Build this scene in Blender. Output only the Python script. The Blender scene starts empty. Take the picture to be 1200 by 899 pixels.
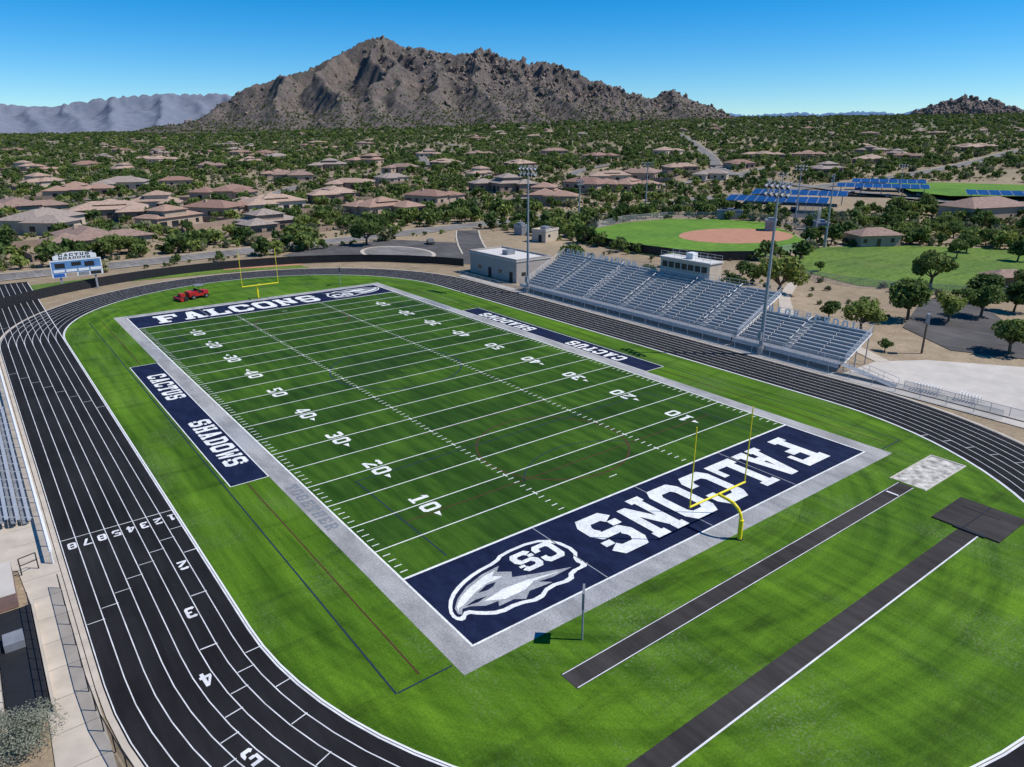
import bpy, bmesh, math, random
import numpy as np
random.seed(7); rng=np.random.default_rng(7)
scene=bpy.context.scene
# ---------------------------------------------------------------- materials
def new_mat(name):
    m=bpy.data.materials.new(name); m.use_nodes=True
    nt=m.node_tree; b=nt.nodes['Principled BSDF']; return m,nt,b
def c4(c): return (c[0],c[1],c[2],1)
def N(nt,t,**k):
    n=nt.nodes.new(t)
    for a,v in k.items(): setattr(n,a,v)
    return n
def noise(nt,scale,detail=4,rough=0.6,vec=None,stretch=None,rot=0):
    n=N(nt,'ShaderNodeTexNoise'); n.inputs['Scale'].default_value=scale
    n.inputs['Detail'].default_value=detail; n.inputs['Roughness'].default_value=rough
    if vec is None:
        g=N(nt,'ShaderNodeNewGeometry'); vec=g.outputs['Position']
    if stretch:
        mp=N(nt,'ShaderNodeMapping'); mp.inputs['Scale'].default_value=stretch
        mp.inputs['Rotation'].default_value=(0,0,rot)
        nt.links.new(vec,mp.inputs[0]); vec=mp.outputs[0]
    nt.links.new(vec,n.inputs['Vector']); return n.outputs['Fac']
def ramp(nt,fac,stops):
    r=N(nt,'ShaderNodeValToRGB'); e=r.color_ramp.elements
    while len(e)<len(stops): e.new(0.5)
    for i,(p,c) in enumerate(stops):
        e[i].position=p; e[i].color=c4(c) if len(c)==3 else c
    nt.links.new(fac,r.inputs[0]); return r.outputs[0]
def mix(nt,fac,a,b,mode='MIX'):
    m=N(nt,'ShaderNodeMix',data_type='RGBA',blend_type=mode)
    for s,v in ((m.inputs[0],fac),(m.inputs[6],a),(m.inputs[7],b)):
        if isinstance(v,(int,float)): s.default_value=v
        elif isinstance(v,tuple): s.default_value=c4(v)
        else: nt.links.new(v,s)
    return m.outputs[2]
def math_(nt,op,a,b=None):
    n=N(nt,'ShaderNodeMath',operation=op)
    for i,v in enumerate((a,b)):
        if v is None: continue
        if isinstance(v,(int,float)): n.inputs[i].default_value=v
        else: nt.links.new(v,n.inputs[i])
    return n.outputs[0]
def simple(name,c,rough=0.7,metal=0,var=0.15,scale=1.5,spec=0.3):
    m,nt,b=new_mat(name)
    f=noise(nt,scale,5)
    col=ramp(nt,f,[(0.3,tuple(x*(1-var) for x in c)),(0.7,tuple(min(1,x*(1+var)) for x in c))])
    nt.links.new(col,b.inputs['Base Color'])
    b.inputs['Roughness'].default_value=rough; b.inputs['Metallic'].default_value=metal
    b.inputs['Specular IOR Level'].default_value=spec
    return m
def turf(name,dark,light,streak=(1,0.08,1),amt=1.0,worn=None,bands=0,arcs=False):
    m,nt,b=new_mat(name)
    big=noise(nt,0.05,4,0.55)
    st=noise(nt,0.9,5,0.65,stretch=streak)
    fine=noise(nt,7,3,0.7)
    if arcs:
        # brushing direction: straight beside the field, curved round the D at each end
        g=N(nt,'ShaderNodeNewGeometry'); s=N(nt,'ShaderNodeSeparateXYZ'); nt.links.new(g.outputs['Position'],s.inputs[0])
        ay=math_(nt,'ABSOLUTE',s.outputs['Y']); dy=math_(nt,'MAXIMUM',math_(nt,'SUBTRACT',ay,40.0),0.0)
        r2=math_(nt,'SQRT',math_(nt,'ADD',math_(nt,'MULTIPLY',s.outputs['X'],s.outputs['X']),math_(nt,'MULTIPLY',dy,dy)))
        cb=N(nt,'ShaderNodeCombineXYZ'); nt.links.new(r2,cb.inputs[0]); nt.links.new(math_(nt,'MULTIPLY',s.outputs['Y'],0.05),cb.inputs[1])
        st2=noise(nt,0.55,5,0.6,vec=cb.outputs[0])
        st=math_(nt,'ADD',math_(nt,'MULTIPLY',st,0.45),math_(nt,'MULTIPLY',st2,0.55))
    c=ramp(nt,st,[(0.38,dark),(0.62,light)])
    c2=ramp(nt,big,[(0.3,(0.72,0.76,0.8)),(0.7,(1.2,1.12,0.95))])
    c=mix(nt,amt,c,c2,'MULTIPLY')
    c3=ramp(nt,fine,[(0.25,(0.55,0.58,0.56)),(0.75,(1.38,1.35,1.35))])
    c=mix(nt,0.85,c,c3,'MULTIPLY')
    if bands:
        g=N(nt,'ShaderNodeNewGeometry'); s=N(nt,'ShaderNodeSeparateXYZ'); nt.links.new(g.outputs['Position'],s.inputs[0])
        w=math_(nt,'SINE',math_(nt,'MULTIPLY',s.outputs['Y'],2*math.pi/bands))
        bb=ramp(nt,math_(nt,'ADD',math_(nt,'MULTIPLY',w,0.5),0.5),[(0.42,(0.80,0.84,0.88)),(0.58,(1.14,1.10,1.03))])
        c=mix(nt,0.85,c,bb,'MULTIPLY')
        pt=noise(nt,0.12,5,0.6,stretch=(1,1,1)); c=mix(nt,1.0,c,ramp(nt,pt,[(0.4,(0.80,0.83,0.88)),(0.6,(1.16,1.12,1.0))]),'MULTIPLY')
    if worn:
        wn=noise(nt,0.10,8,0.72,stretch=(1,0.6,1),rot=0.5)
        wf=ramp(nt,wn,[(0.50,(0,0,0)),(0.64,(1,1,1))])
        wn2=noise(nt,5,5,0.85); wf2=ramp(nt,wn2,[(0.52,(0,0,0)),(0.60,(0.9,0.9,0.9))])
        wf=mix(nt,1.0,wf,wf2,'MULTIPLY')
        c=mix(nt,wf,c,worn)
        dn=noise(nt,0.22,6,0.7,stretch=(0.25,1.6,1)); df=ramp(nt,dn,[(0.32,(0.5,0.52,0.58)),(0.48,(1,1,1))])
        c=mix(nt,0.9,c,df,'MULTIPLY')
    nt.links.new(c,b.inputs['Base Color']); b.inputs['Roughness'].default_value=0.85
    b.inputs['Specular IOR Level'].default_value=0.12
    bp=N(nt,'ShaderNodeBump'); bp.inputs['Strength'].default_value=0.5; bp.inputs['Distance'].default_value=0.05
    nt.links.new(noise(nt,5,4,0.7),bp.inputs['Height']); nt.links.new(bp.outputs[0],b.inputs['Normal'])
    return m
M={}
M['turf_out']=turf('turf_outer',(0.034,0.090,0.004),(0.100,0.212,0.013),(1,0.10,1),worn=(0.19,0.23,0.13),arcs=True)
M['turf_in']=turf('turf_field',(0.021,0.064,0.005),(0.042,0.106,0.011),(1,0.12,1),bands=9.144)
M['turf_navy']=turf('turf_navy',(0.006,0.010,0.036),(0.012,0.019,0.058),(1,0.4,1),amt=0.6)
M['turf_grey']=turf('turf_grey',(0.25,0.25,0.26),(0.38,0.38,0.39),(0.5,0.2,1),amt=0.4)
M['turf_white']=turf('turf_white',(0.64,0.65,0.64),(0.78,0.79,0.78),(1,1,1),amt=0.2)
M['turf_silver']=turf('turf_silver',(0.27,0.28,0.30),(0.37,0.38,0.40),(1,1,1),amt=0.2)
M['turf_maroon']=simple('turf_maroon',(0.07,0.025,0.015),0.9)
M['turf_blueline']=simple('turf_blueline',(0.012,0.025,0.045),0.9)
M['turf_shade']=turf('turf_dark_green',(0.015,0.045,0.006),(0.028,0.074,0.010),(1,0.12,1))
M['lawn']=turf('lawn_grass',(0.085,0.15,0.025),(0.15,0.235,0.05),(1,1,1),worn=(0.25,0.24,0.10))
M['lawn2']=turf('lawn_mown',(0.09,0.19,0.025),(0.14,0.27,0.04),(0.3,1,1))
def track_mat(name,base):
    m,nt,b=new_mat(name)
    big=noise(nt,0.12,5,0.6); st=noise(nt,1.2,5,0.6,stretch=(1,0.1,1)); fine=noise(nt,25,2,0.7)
    c=ramp(nt,big,[(0.3,tuple(x*0.75 for x in base)),(0.7,tuple(x*1.3 for x in base))])
    c=mix(nt,0.8,c,ramp(nt,st,[(0.3,(0.7,)*3),(0.7,(1.4,)*3)]),'MULTIPLY')
    c=mix(nt,0.6,c,ramp(nt,fine,[(0.3,(0.6,)*3),(0.7,(1.5,)*3)]),'MULTIPLY')
    nt.links.new(c,b.inputs['Base Color']); b.inputs['Roughness'].default_value=0.85
    b.inputs['Specular IOR Level'].default_value=0.08
    return m
M['track']=track_mat('track_rubber',(0.0155,0.015,0.0165))
M['runway']=track_mat('runway_rubber',(0.040,0.036,0.035))
M['asphalt']=track_mat('asphalt',(0.085,0.08,0.078))
M['asphalt_old']=track_mat('asphalt_old',(0.17,0.16,0.15))
M['concrete']=simple('concrete',(0.46,0.40,0.33),0.85,var=0.16,scale=0.5)
M['concrete_w']=simple('concrete_light',(0.48,0.44,0.39),0.85,var=0.14,scale=0.3)
M['white']=simple('white_paint',(0.72,0.72,0.72),0.6,var=0.06)
M['lane']=simple('lane_paint',(0.62,0.62,0.63),0.7,var=0.25,scale=0.8)
M['alu']=simple('aluminium',(0.46,0.48,0.51),0.45,0.35,var=0.1)
M['alu_d']=simple('aluminium_dull',(0.25,0.26,0.28),0.55,0.3,var=0.15)
M['steel']=simple('galvanised_steel',(0.34,0.35,0.37),0.5,0.4)
M['yellow']=simple('goal_yellow',(0.80,0.66,0.02),0.45,var=0.05)
M['black']=simple('black_vinyl',(0.018,0.018,0.02),0.6)
M['darkglass']=simple('dark_glass',(0.02,0.025,0.03),0.15,spec=0.6)
M['stucco']=simple('stucco',(0.38,0.29,0.215),0.9,var=0.12,scale=0.6)
M['stucco2']=simple('stucco_pale',(0.48,0.40,0.31),0.9,var=0.1,scale=0.6)
M['stucco3']=simple('stucco_brown',(0.27,0.20,0.155),0.9,var=0.1,scale=0.6)
M['block']=simple('painted_block',(0.36,0.32,0.29),0.9,var=0.08)
M['roofw']=simple('flat_roof',(0.55,0.53,0.50),0.8,var=0.08)
M['red']=simple('red_paint',(0.42,0.02,0.02),0.4)
M['blue']=simple('blue_paint',(0.03,0.12,0.42),0.4)
M['solar']=simple('solar_panel',(0.012,0.045,0.17),0.35,spec=0.4,var=0.3,scale=0.3)
M['rubber']=simple('tyre_rubber',(0.02,0.02,0.02),0.8)
M['sand']=simple('sand',(0.42,0.40,0.36),0.95,var=0.7,scale=1.3)
M['dirt']=simple('infield_dirt',(0.40,0.20,0.125),0.95,var=0.12,scale=0.3)
M['mauve']=simple('mauve_block',(0.22,0.14,0.12),0.9)
M['screen_blue']=simple('board_blue',(0.10,0.22,0.42),0.5,var=0.2)
M['bark']=simple('bark',(0.12,0.09,0.06),0.9,var=0.3,scale=8)
for i,c in enumerate([(0.32,0.205,0.155),(0.35,0.245,0.185),(0.26,0.175,0.14),(0.38,0.27,0.205),(0.25,0.15,0.115),(0.29,0.235,0.20)]):
    M['roof%d'%i]=simple('clay_tile_%d'%i,c,0.85,var=0.3,scale=1.2)
def foliage(name,dark,light):
    m,nt,b=new_mat(name); out=nt.nodes['Material Output']
    oi=N(nt,'ShaderNodeObjectInfo'); f=noise(nt,0.9,3)
    c=ramp(nt,f,[(0.3,dark),(0.7,light)])
    v=ramp(nt,oi.outputs['Random'],[(0,(0.6,0.68,0.65)),(0.5,(1,1,1)),(1,(1.5,1.35,1.25))])
    c=mix(nt,1,c,v,'MULTIPLY')
    nt.links.new(c,b.inputs['Base Color']); b.inputs['Roughness'].default_value=0.8
    b.inputs['Specular IOR Level'].default_value=0.15
    t=N(nt,'ShaderNodeBsdfTranslucent'); nt.links.new(c,t.inputs[0]); mx=N(nt,'ShaderNodeMixShader'); mx.inputs[0].default_value=0.35
    nt.links.new(b.outputs[0],mx.inputs[1]); nt.links.new(t.outputs[0],mx.inputs[2]); nt.links.new(mx.outputs[0],out.inputs[0])
    return m
M['leaf0']=foliage('leaf_paloverde',(0.115,0.165,0.038),(0.19,0.24,0.07))
M['leaf1']=foliage('leaf_mesquite',(0.06,0.108,0.028),(0.115,0.17,0.05))
M['leaf2']=foliage('leaf_creosote',(0.15,0.165,0.085),(0.23,0.235,0.14))
M['leaf_sage']=foliage('leaf_sage',(0.24,0.245,0.18),(0.38,0.38,0.30))
def mesh_fabric(name,col,dens):
    m,nt,b=new_mat(name); out=nt.nodes['Material Output']
    t=N(nt,'ShaderNodeBsdfTransparent'); mx=N(nt,'ShaderNodeMixShader'); mx.inputs[0].default_value=dens
    b.inputs['Base Color'].default_value=c4(col); b.inputs['Roughness'].default_value=0.7
    nt.links.new(t.outputs[0],mx.inputs[1]); nt.links.new(b.outputs[0],mx.inputs[2]); nt.links.new(mx.outputs[0],out.inputs[0])
    return m
M['chain_black']=mesh_fabric('chainlink_black',(0.02,0.02,0.02),0.4)
M['chain_grey']=mesh_fabric('chainlink_grey',(0.35,0.36,0.38),0.3)
# ground
m,nt,b=new_mat('desert_ground')
f1=noise(nt,0.02,6,0.6); f2=noise(nt,0.35,6,0.7); f3=noise(nt,3,4,0.7)
c=ramp(nt,f1,[(0.35,(0.28,0.21,0.145)),(0.65,(0.385,0.295,0.205))])
c=mix(nt,0.9,c,ramp(nt,f2,[(0.3,(0.7,0.7,0.67)),(0.7,(1.15,1.15,1.15))]),'MULTIPLY')
c=mix(nt,0.7,c,ramp(nt,f3,[(0.35,(0.65,0.65,0.65)),(0.65,(1.2,1.2,1.2))]),'MULTIPLY')
g=N(nt,'ShaderNodeNewGeometry'); ln=N(nt,'ShaderNodeVectorMath',operation='LENGTH'); nt.links.new(g.outputs['Position'],ln.inputs[0])
mr=N(nt,'ShaderNodeMapRange'); mr.inputs[1].default_value=200; mr.inputs[2].default_value=1800; mr.inputs[3].default_value=0.10; mr.inputs[4].default_value=0.88
nt.links.new(ln.outputs['Value'],mr.inputs[0])
sc=noise(nt,0.05,8,0.75); scr=ramp(nt,sc,[(0.44,(0.095,0.125,0.055)),(0.62,(0.26,0.22,0.15))])
c=mix(nt,mr.outputs[0],c,scr)
nt.links.new(c,b.inputs['Base Color']); b.inputs['Roughness'].default_value=0.95; b.inputs['Specular IOR Level'].default_value=0.1
M['ground']=m
def rock(name,a,bb,shrub,haze=None,hz=0.0,s=0.01,bump=0):
    m,nt,b=new_mat(name)
    f=noise(nt,s,8,0.65); f2=noise(nt,s*7,8,0.8)
    c=ramp(nt,f,[(0.35,a),(0.65,bb)])
    c=mix(nt,0.9,c,ramp(nt,f2,[(0.35,(0.45,0.45,0.47)),(0.65,(1.55,1.5,1.45))]),'MULTIPLY')
    sh=noise(nt,0.045,5,0.8); shf=ramp(nt,sh,[(0.52,(0,0,0)),(0.58,(.75,.75,.75))])
    c=mix(nt,shf,c,shrub)
    if haze: c=mix(nt,hz,c,haze)  # aerial haze painted into the base colour, no volume in the scene
    nt.links.new(c,b.inputs['Base Color']); b.inputs['Roughness'].default_value=0.95; b.inputs['Specular IOR Level'].default_value=0.05
    if bump:
        bp=N(nt,'ShaderNodeBump'); bp.inputs['Strength'].default_value=1.0; bp.inputs['Distance'].default_value=bump
        nt.links.new(noise(nt,0.06,8,0.8),bp.inputs['Height']); nt.links.new(bp.outputs[0],b.inputs['Normal'])
    return m
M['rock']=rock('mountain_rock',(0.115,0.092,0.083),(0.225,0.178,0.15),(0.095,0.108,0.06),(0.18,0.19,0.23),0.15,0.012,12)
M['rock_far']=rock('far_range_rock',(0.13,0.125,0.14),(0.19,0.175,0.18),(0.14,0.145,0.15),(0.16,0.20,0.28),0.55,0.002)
M['rock_far2']=rock('far_range_hazed',(0.10,0.13,0.18),(0.14,0.17,0.22),(0.12,0.16,0.20),(0.12,0.22,0.38),0.75,0.002)  # bluish tones are distance haze put into the rock colour
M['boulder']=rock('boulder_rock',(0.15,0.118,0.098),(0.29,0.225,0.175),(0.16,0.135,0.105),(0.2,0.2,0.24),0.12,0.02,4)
# ---------------------------------------------------------------- mesh helper
class MB:
    def __init__(s): s.v=[];s.f=[];s.mi=[];s.mats=[]
    def m(s,k):
        if k not in s.mats: s.mats.append(k)
        return s.mats.index(k)
    def poly(s,pts,k):
        n=len(s.v); s.v+= [tuple(p) for p in pts]; s.f.append(tuple(range(n,n+len(pts)))); s.mi.append(s.m(k))
    def box(s,x0,x1,y0,y1,z0,z1,k,top=None):
        P=[(x0,y0,z0),(x1,y0,z0),(x1,y1,z0),(x0,y1,z0),(x0,y0,z1),(x1,y0,z1),(x1,y1,z1),(x0,y1,z1)]
        n=len(s.v); s.v+=P
        for i,q in enumerate([(0,3,2,1),(4,5,6,7),(0,1,5,4),(1,2,6,5),(2,3,7,6),(3,0,4,7)]):
            s.f.append(tuple(n+a for a in q)); s.mi.append(s.m(top if (top and i==1) else k))
    def tube(s,a,b,r0,r1,k,n=8,cap=True):
        a=np.array(a,float);b=np.array(b,float);d=b-a;L=np.linalg.norm(d)
        if L<1e-6: return
        d/=L; t=np.array([0,0,1.]) if abs(d[2])<0.9 else np.array([1.,0,0])
        e1=np.cross(d,t);e1/=np.linalg.norm(e1);e2=np.cross(d,e1);o=len(s.v)
        for P,r in((a,r0),(b,r1)):
            for i in range(n):
                an=2*math.pi*i/n; s.v.append(tuple(P+r*(math.cos(an)*e1+math.sin(an)*e2)))
        for i in range(n):
            j=(i+1)%n; s.f.append((o+i,o+j,o+n+j,o+n+i)); s.mi.append(s.m(k))
        if cap:
            s.f.append(tuple(o+n+i for i in range(n))); s.mi.append(s.m(k))
            s.f.append(tuple(o+n-1-i for i in range(n))); s.mi.append(s.m(k))
    def path(s,pts,r,k,n=8):
        for a,b in zip(pts[:-1],pts[1:]): s.tube(a,b,r,r,k,n)
    def mesh(s,name):
        me=bpy.data.meshes.new(name); me.from_pydata(s.v,[],s.f)
        for k in s.mats: me.materials.append(M[k])
        me.polygons.foreach_set('material_index',s.mi); me.update(); return me
    def obj(s,name,loc=(0,0,0),rz=0,parent=None,smooth=False):
        me=s.mesh(name); return place(me,name,loc,rz,parent)
def place(me,name,loc=(0,0,0),rz=0,parent=None,sc=1):
    o=bpy.data.objects.new(name,me); scene.collection.objects.link(o)
    o.location=loc; o.rotation_euler=(0,0,rz); o.scale=(sc,sc,sc) if not isinstance(sc,tuple) else sc
    if parent: o.parent=parent
    return o
def empty(name,loc=(0,0,0)):
    o=bpy.data.objects.new(name,None); scene.collection.objects.link(o); o.location=loc; return o
def sheet(name,polys,k,z,parent=None):
    b=MB()
    for p in polys:
        p=[(q[0],q[1],z) for q in p]
        a=sum(p[i][0]*p[(i+1)%len(p)][1]-p[(i+1)%len(p)][0]*p[i][1] for i in range(len(p)))
        if a<0: p=p[::-1]
        b.poly(p,k)
    return b.obj(name,parent=parent)
def rect(x0,x1,y0,y1): return [(x0,y0),(x1,y0),(x1,y1),(x0,y1)]
# ---------------------------------------------------------------- terrain
CX,CY=-45.0,-87.0
def ter(x,y):
    X=np.asarray(x,float)-CX;Y=np.asarray(y,float)-CY; r=np.hypot(X,Y); az=np.degrees(np.arctan2(X,Y))
    t=np.clip(az/45,0,1); t2=np.clip((150-az)/40,0,1)
    s=0.008+0.019*(t*t*(3-2*t))*t2
    return s*np.clip(np.minimum(r,4200)-330,0,None)
def polar(bear,dist):
    a=math.radians(bear); return CX+dist*math.sin(a),CY+dist*math.cos(a)
radii=[0,60,120,200,260,330,380,450,550,700,900,1200,1600,2100,2700,3400,4200,5200,7000,10000,15000,24000]
v=[];f=[];nA=144
v.append((CX,CY,-0.06))
for r in radii[1:]:
    for i in range(nA):
        a=2*math.pi*i/nA; x=CX+r*math.sin(a);y=CY+r*math.cos(a); v.append((x,y,float(ter(x,y))-0.06))
for i in range(nA): f.append((0,1+(i+1)%nA,1+i))
for k in range(len(radii)-2):
    for i in range(nA):
        j=(i+1)%nA;a=1+k*nA;b2=a+nA; f.append((a+i,a+j,b2+j,b2+i))
me=bpy.data.meshes.new('ground'); me.from_pydata(v,[],f); me.materials.append(M['ground']); me.update(); place(me,'ground')
# ---------------------------------------------------------------- track
S=44.4; R=35.2; LW=1.067
def stad(off,n=48):
    r=R+off; P=[]
    for i in range(n+1):
        a=math.pi*i/n; P.append((r*math.cos(a),S+r*math.sin(a)))
    for i in range(n+1):
        a=math.pi+math.pi*i/n; P.append((r*math.cos(a),-S+r*math.sin(a)))
    return P
def ring(b,o0,o1,z,k,n=48):
    A=stad(o0,n);B=stad(o1,n);L=len(A)
    for i in range(L):
        j=(i+1)%L; b.poly([(*A[i],z),(*B[i],z),(*B[j],z),(*A[j],z)],k)
TW=8*LW
b=MB(); b.poly([(*p,0) for p in stad(0.0)],'turf_out'); b.obj('turf_grass')
b=MB(); ring(b,0.05,TW+0.15,0.01,'track')
b.poly([(-R-TW-0.15,S,0.012),(-R-0.05,S,0.012),(-R-0.05,S+62,0.012),(-R-TW-0.15,S+62,0.012)],'track')
b.obj('running_track')
b=MB()
for i in range(9):
    o=0.08+i*LW if i else 0.1
    w=0.032 if i not in(0,) else 0.06
    ring(b,o-w,o+w,0.018,'lane')
    x=-R-o; b.poly([(x-w,S,0.0185),(x+w,S,0.0185),(x+w,S+61,0.0185),(x-w,S+61,0.0185)],'lane')
def cross(y,a,c,w=0.05): b.poly([(-R-c*LW,y-w,0.0225),(-R-a*LW,y-w,0.0225),(-R-a*LW,y+w,0.0225),(-R-c*LW,y+w,0.0225)],'lane')
cross(-24.2,0,8,0.04)
for i in range(8):
    cross(-32.0-i*6.3,i,i+1) if i<3 else None
    cross(-27.6-i*1.4,i,i+1,0.03)
    cross(8+i*3.1,i,i+1,0.03)
    cross(60+i*0.01,i,i+1,0.03)
def radial(an,i,w=.05):
    a=math.radians(an); r1=R+i*LW; r2=R+(i+1)*LW
    p=lambda rr,aa:(rr*math.cos(aa),-S+rr*math.sin(aa),0.0225)
    b.poly([p(r1,a),p(r1,a+w*2/r1),p(r2,a+w*2/r2),p(r2,a)],'lane')
for i in range(8):
    for an in (183.5+i*2.2,190+i*5,212+i*4,226+i*3.4,238+i*3,300-i*5,340-i*3): radial(an,i,.035)
ring(b,-0.12,0.0,0.03,'white')
b.obj('lane_marking')
b=MB(); ring(b,TW+0.2,TW+0.55,0.02,'concrete'); b.obj('track_kerb')
# ---------------------------------------------------------------- letters
def ringpts(x0,x1,y0,y1,t,tv,c):
    o=[(x0+c,y0),(x1-c,y0),(x1,y0+c*1.0),(x1,y1-c),(x1-c,y1),(x0+c,y1),(x0,y1-c),(x0,y0+c)]
    c2=c*0.45
    i=[(x0+t+c2,y0+tv),(x1-t-c2,y0+tv),(x1-t,y0+tv+c2),(x1-t,y1-tv-c2),(x1-t-c2,y1-tv),(x0+t+c2,y1-tv),(x0+t,y1-tv-c2),(x0+t,y0+tv+c2)]
    return o,i
def ringsides(sides,x0=0,x1=1,y0=0,y1=1,t=.28,tv=.2,c=.16):
    o,i=ringpts(x0,x1,y0,y1,t,tv,c); P=[]
    for s in sides:
        j=(s+1)%8; P.append([o[s],o[j],i[j],i[s]])
    return P
def rc(x0,x1,y0,y1): return [(x0,y0),(x1,y0),(x1,y1),(x0,y1)]
GL={}
GL['F']=[rc(.12,.42,.16,.8),rc(0,.54,0,.16),rc(0,1,.8,1),rc(.82,1,.58,.8),rc(.42,.72,.42,.6)]
GL['E']=[rc(.12,.42,.18,.82),rc(0,1,0,.18),rc(0,1,.82,1),rc(.8,1,.62,.82),rc(.8,1,.18,.38),rc(.42,.7,.42,.58)]
GL['A']=[[(.12,.14),(.38,.14),(.58,1),(.36,1)],[(.62,.14),(.90,.14),(.66,1),(.58,1),(.50,.66)],rc(.32,.66,.28,.44),rc(0,.44,0,.14),rc(.56,1.02,0,.14)]
GL['L']=[rc(.12,.42,.18,.86),rc(0,.54,.86,1),rc(0,1,0,.18),rc(.8,1,.18,.42)]
GL['O']=ringsides(range(8)); GL['0']=GL['O']
GL['C']=ringsides([0,1,3,4,5,6,7])+[rc(.72,1,.62,.84),rc(.72,1,.16,.36)]
GL['G']=GL['C']+[rc(.5,1,.36,.5)]
GL['N']=[rc(.08,.32,.14,.86),rc(.68,.92,.14,.86),[(.08,.86),(.36,.86),(.92,.14),(.66,.14)],rc(0,.42,0,.14),rc(0,.38,.86,1),rc(.6,1,.86,1)]
GL['S']=ringsides([3,4,5,6,7],y0=.42,tv=.19)+ringsides([0,1,2,3,7],y1=.58,tv=.19)+[rc(.18,.82,.42,.58),rc(.74,1,.62,.74),rc(0,.26,.26,.4)]
GL['T']=[rc(.35,.65,.14,.82),rc(0,1,.82,1),rc(0,.18,.6,.82),rc(.82,1,.6,.82),rc(.22,.78,0,.14)]
GL['U']=[rc(.06,.34,.16,.86),rc(.66,.94,.16,.86),[(.06,.16),(.22,0),(.78,0),(.94,.16),(.66,.24),(.34,.24)],rc(0,.42,.86,1),rc(.58,1,.86,1)]
GL['H']=[rc(.08,.36,.14,.86),rc(.64,.92,.14,.86),rc(.36,.64,.42,.6),rc(0,.44,0,.14),rc(.56,1,0,.14),rc(0,.44,.86,1),rc(.56,1,.86,1)]
GL['D']=[rc(.08,.36,.18,.82),[(0,0),(.76,0),(.66,.18),(0,.18)],[(0,.82),(.66,.82),(.76,1),(0,1)],[(.76,0),(1,.2),(.72,.28),(.66,.18)],[(.66,.82),(.72,.72),(1,.8),(.76,1)],rc(.72,1,.2,.8)]
GL['W']=[[(.02,.86),(.26,.86),(.36,.1),(.30,0),(.16,0)],[(.24,0),(.36,0),(.58,.72),(.42,.72)],[(.64,0),(.76,0),(.58,.72),(.46,.72)],[(.64,.1),(.70,0),(.84,0),(.98,.86),(.74,.86)],rc(-.04,.34,.86,1),rc(.66,1.04,.86,1)]
GL['R']=[rc(.1,.38,.14,.84),rc(0,.5,0,.14),[(0,.84),(.8,.84),(.8,1),(0,1)],rc(.72,.98,.5,.84),rc(.38,.72,.42,.56),[(.5,.42),(.78,.42),(1,0),(.7,0)]]
GL['I']=[rc(.3,.7,.14,.86),rc(.1,.9,0,.14),rc(.1,.9,.86,1)]
GL['1']=[rc(.35,.68,.14,1),rc(.12,.9,0,.14),[(.12,.7),(.35,.8),(.35,1)]]
GL['2']=ringsides([3,4,5],y0=.3)+[rc(.72,1,.5,.62),[(0,.18),(.34,.18),(1,.5),(.7,.6)],rc(0,1,0,.18)]
GL['3']=ringsides([1,2,3,4,5,0,7],y0=0,y1=1,c=.14)+[rc(.4,.75,.42,.58)]
GL['4']=[rc(.52,.84,0,1),rc(0,1,.22,.4),[(0,.4),(.26,.4),(.52,.75),(.52,1)]]
GL['5']=[rc(0,.95,.82,1),rc(0,.28,.5,.82),rc(.28,.7,.46,.62)]+ringsides([0,1,2,7],y1=.62)
GL['6']=GL['O']+[rc(.3,.7,.44,.58)]; GL['8']=GL['O']+[rc(.28,.72,.43,.58)]
GL['7']=[rc(0,1,.82,1),[(.3,0),(.6,0),(1,.82),(.68,.82)]]
def text(b,s,org,xd,yd,lw,lh,gap,k,step=0.0006):
    org=np.array(org,float);xd=np.array(xd,float);yd=np.array(yd,float);nd=np.cross(xd,yd); x=0
    for ch in s:
        if ch==' ': x+=lw*0.7; continue
        for i,pl in enumerate(GL[ch]):
            b.poly([org+xd*(x+p[0]*lw)+yd*(p[1]*lh)+nd*step*i for p in pl],k)
        x+=lw+gap
    return x
# ---------------------------------------------------------------- football field
W=24.38;L=54.86;G=45.72
z1,z2,z3,z4=0.006,0.014,0.020,0.028
sheet('football_field',[rect(-W,W,-G,G)],'turf_in',z1)
sheet('end_zone',[rect(-W,W,-L,-G-0.1)],'turf_navy',z1+.002)
sheet('end_zone',[rect(-W,W,G+0.1,L)],'turf_navy',z1+.002)
bw=1.9
sheet('field_border',[rect(-W-bw,W+bw,-L-bw,-L),rect(-W-bw,W+bw,L,L+bw),rect(-W-bw,-W,-L,L),rect(W,W+bw,-L,L)],'turf_grey',z1+.001)
sheet('team_area',[rect(-W-bw-3.6,-W-bw-0.02,-22.9,22.9)],'turf_navy',z1+.002)
sheet('team_area',[rect(W+bw+.02,W+bw+3.6,-22.9,22.9)],'turf_navy',z1+.002)
sheet('midfield_emblem',[[(-9,1.5),(-6.5,4.6),(-2,6.2),(3.5,5.6),(8.6,2.4),(4.6,3.0),(1.5,2.2),(4.5,.6),(.8,.2),(2.6,-1.8),(-.6,-1.2),(0.6,-3.8),(-2.8,-2.4),(-4.0,-5.0),(-5.2,-1.6),(-7.4,-2.2),(-6.6,0)]],'turf_shade',z1+.003)
b=MB()
def r3(x0,x1,y0,y1,z,k='turf_white'): b.poly([(x0,y0,z),(x1,y0,z),(x1,y1,z),(x0,y1,z)],k)
for i in range(1,20): 
    y=-G+i*4.572; r3(-W,W,y-.06,y+.06,z2)
for sy in(-1,1):
    r3(-W,W,sy*G-.11,sy*G+.11,z2); r3(-W-.1,W+.1,sy*L-.08,sy*L+.08,z2)
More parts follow.
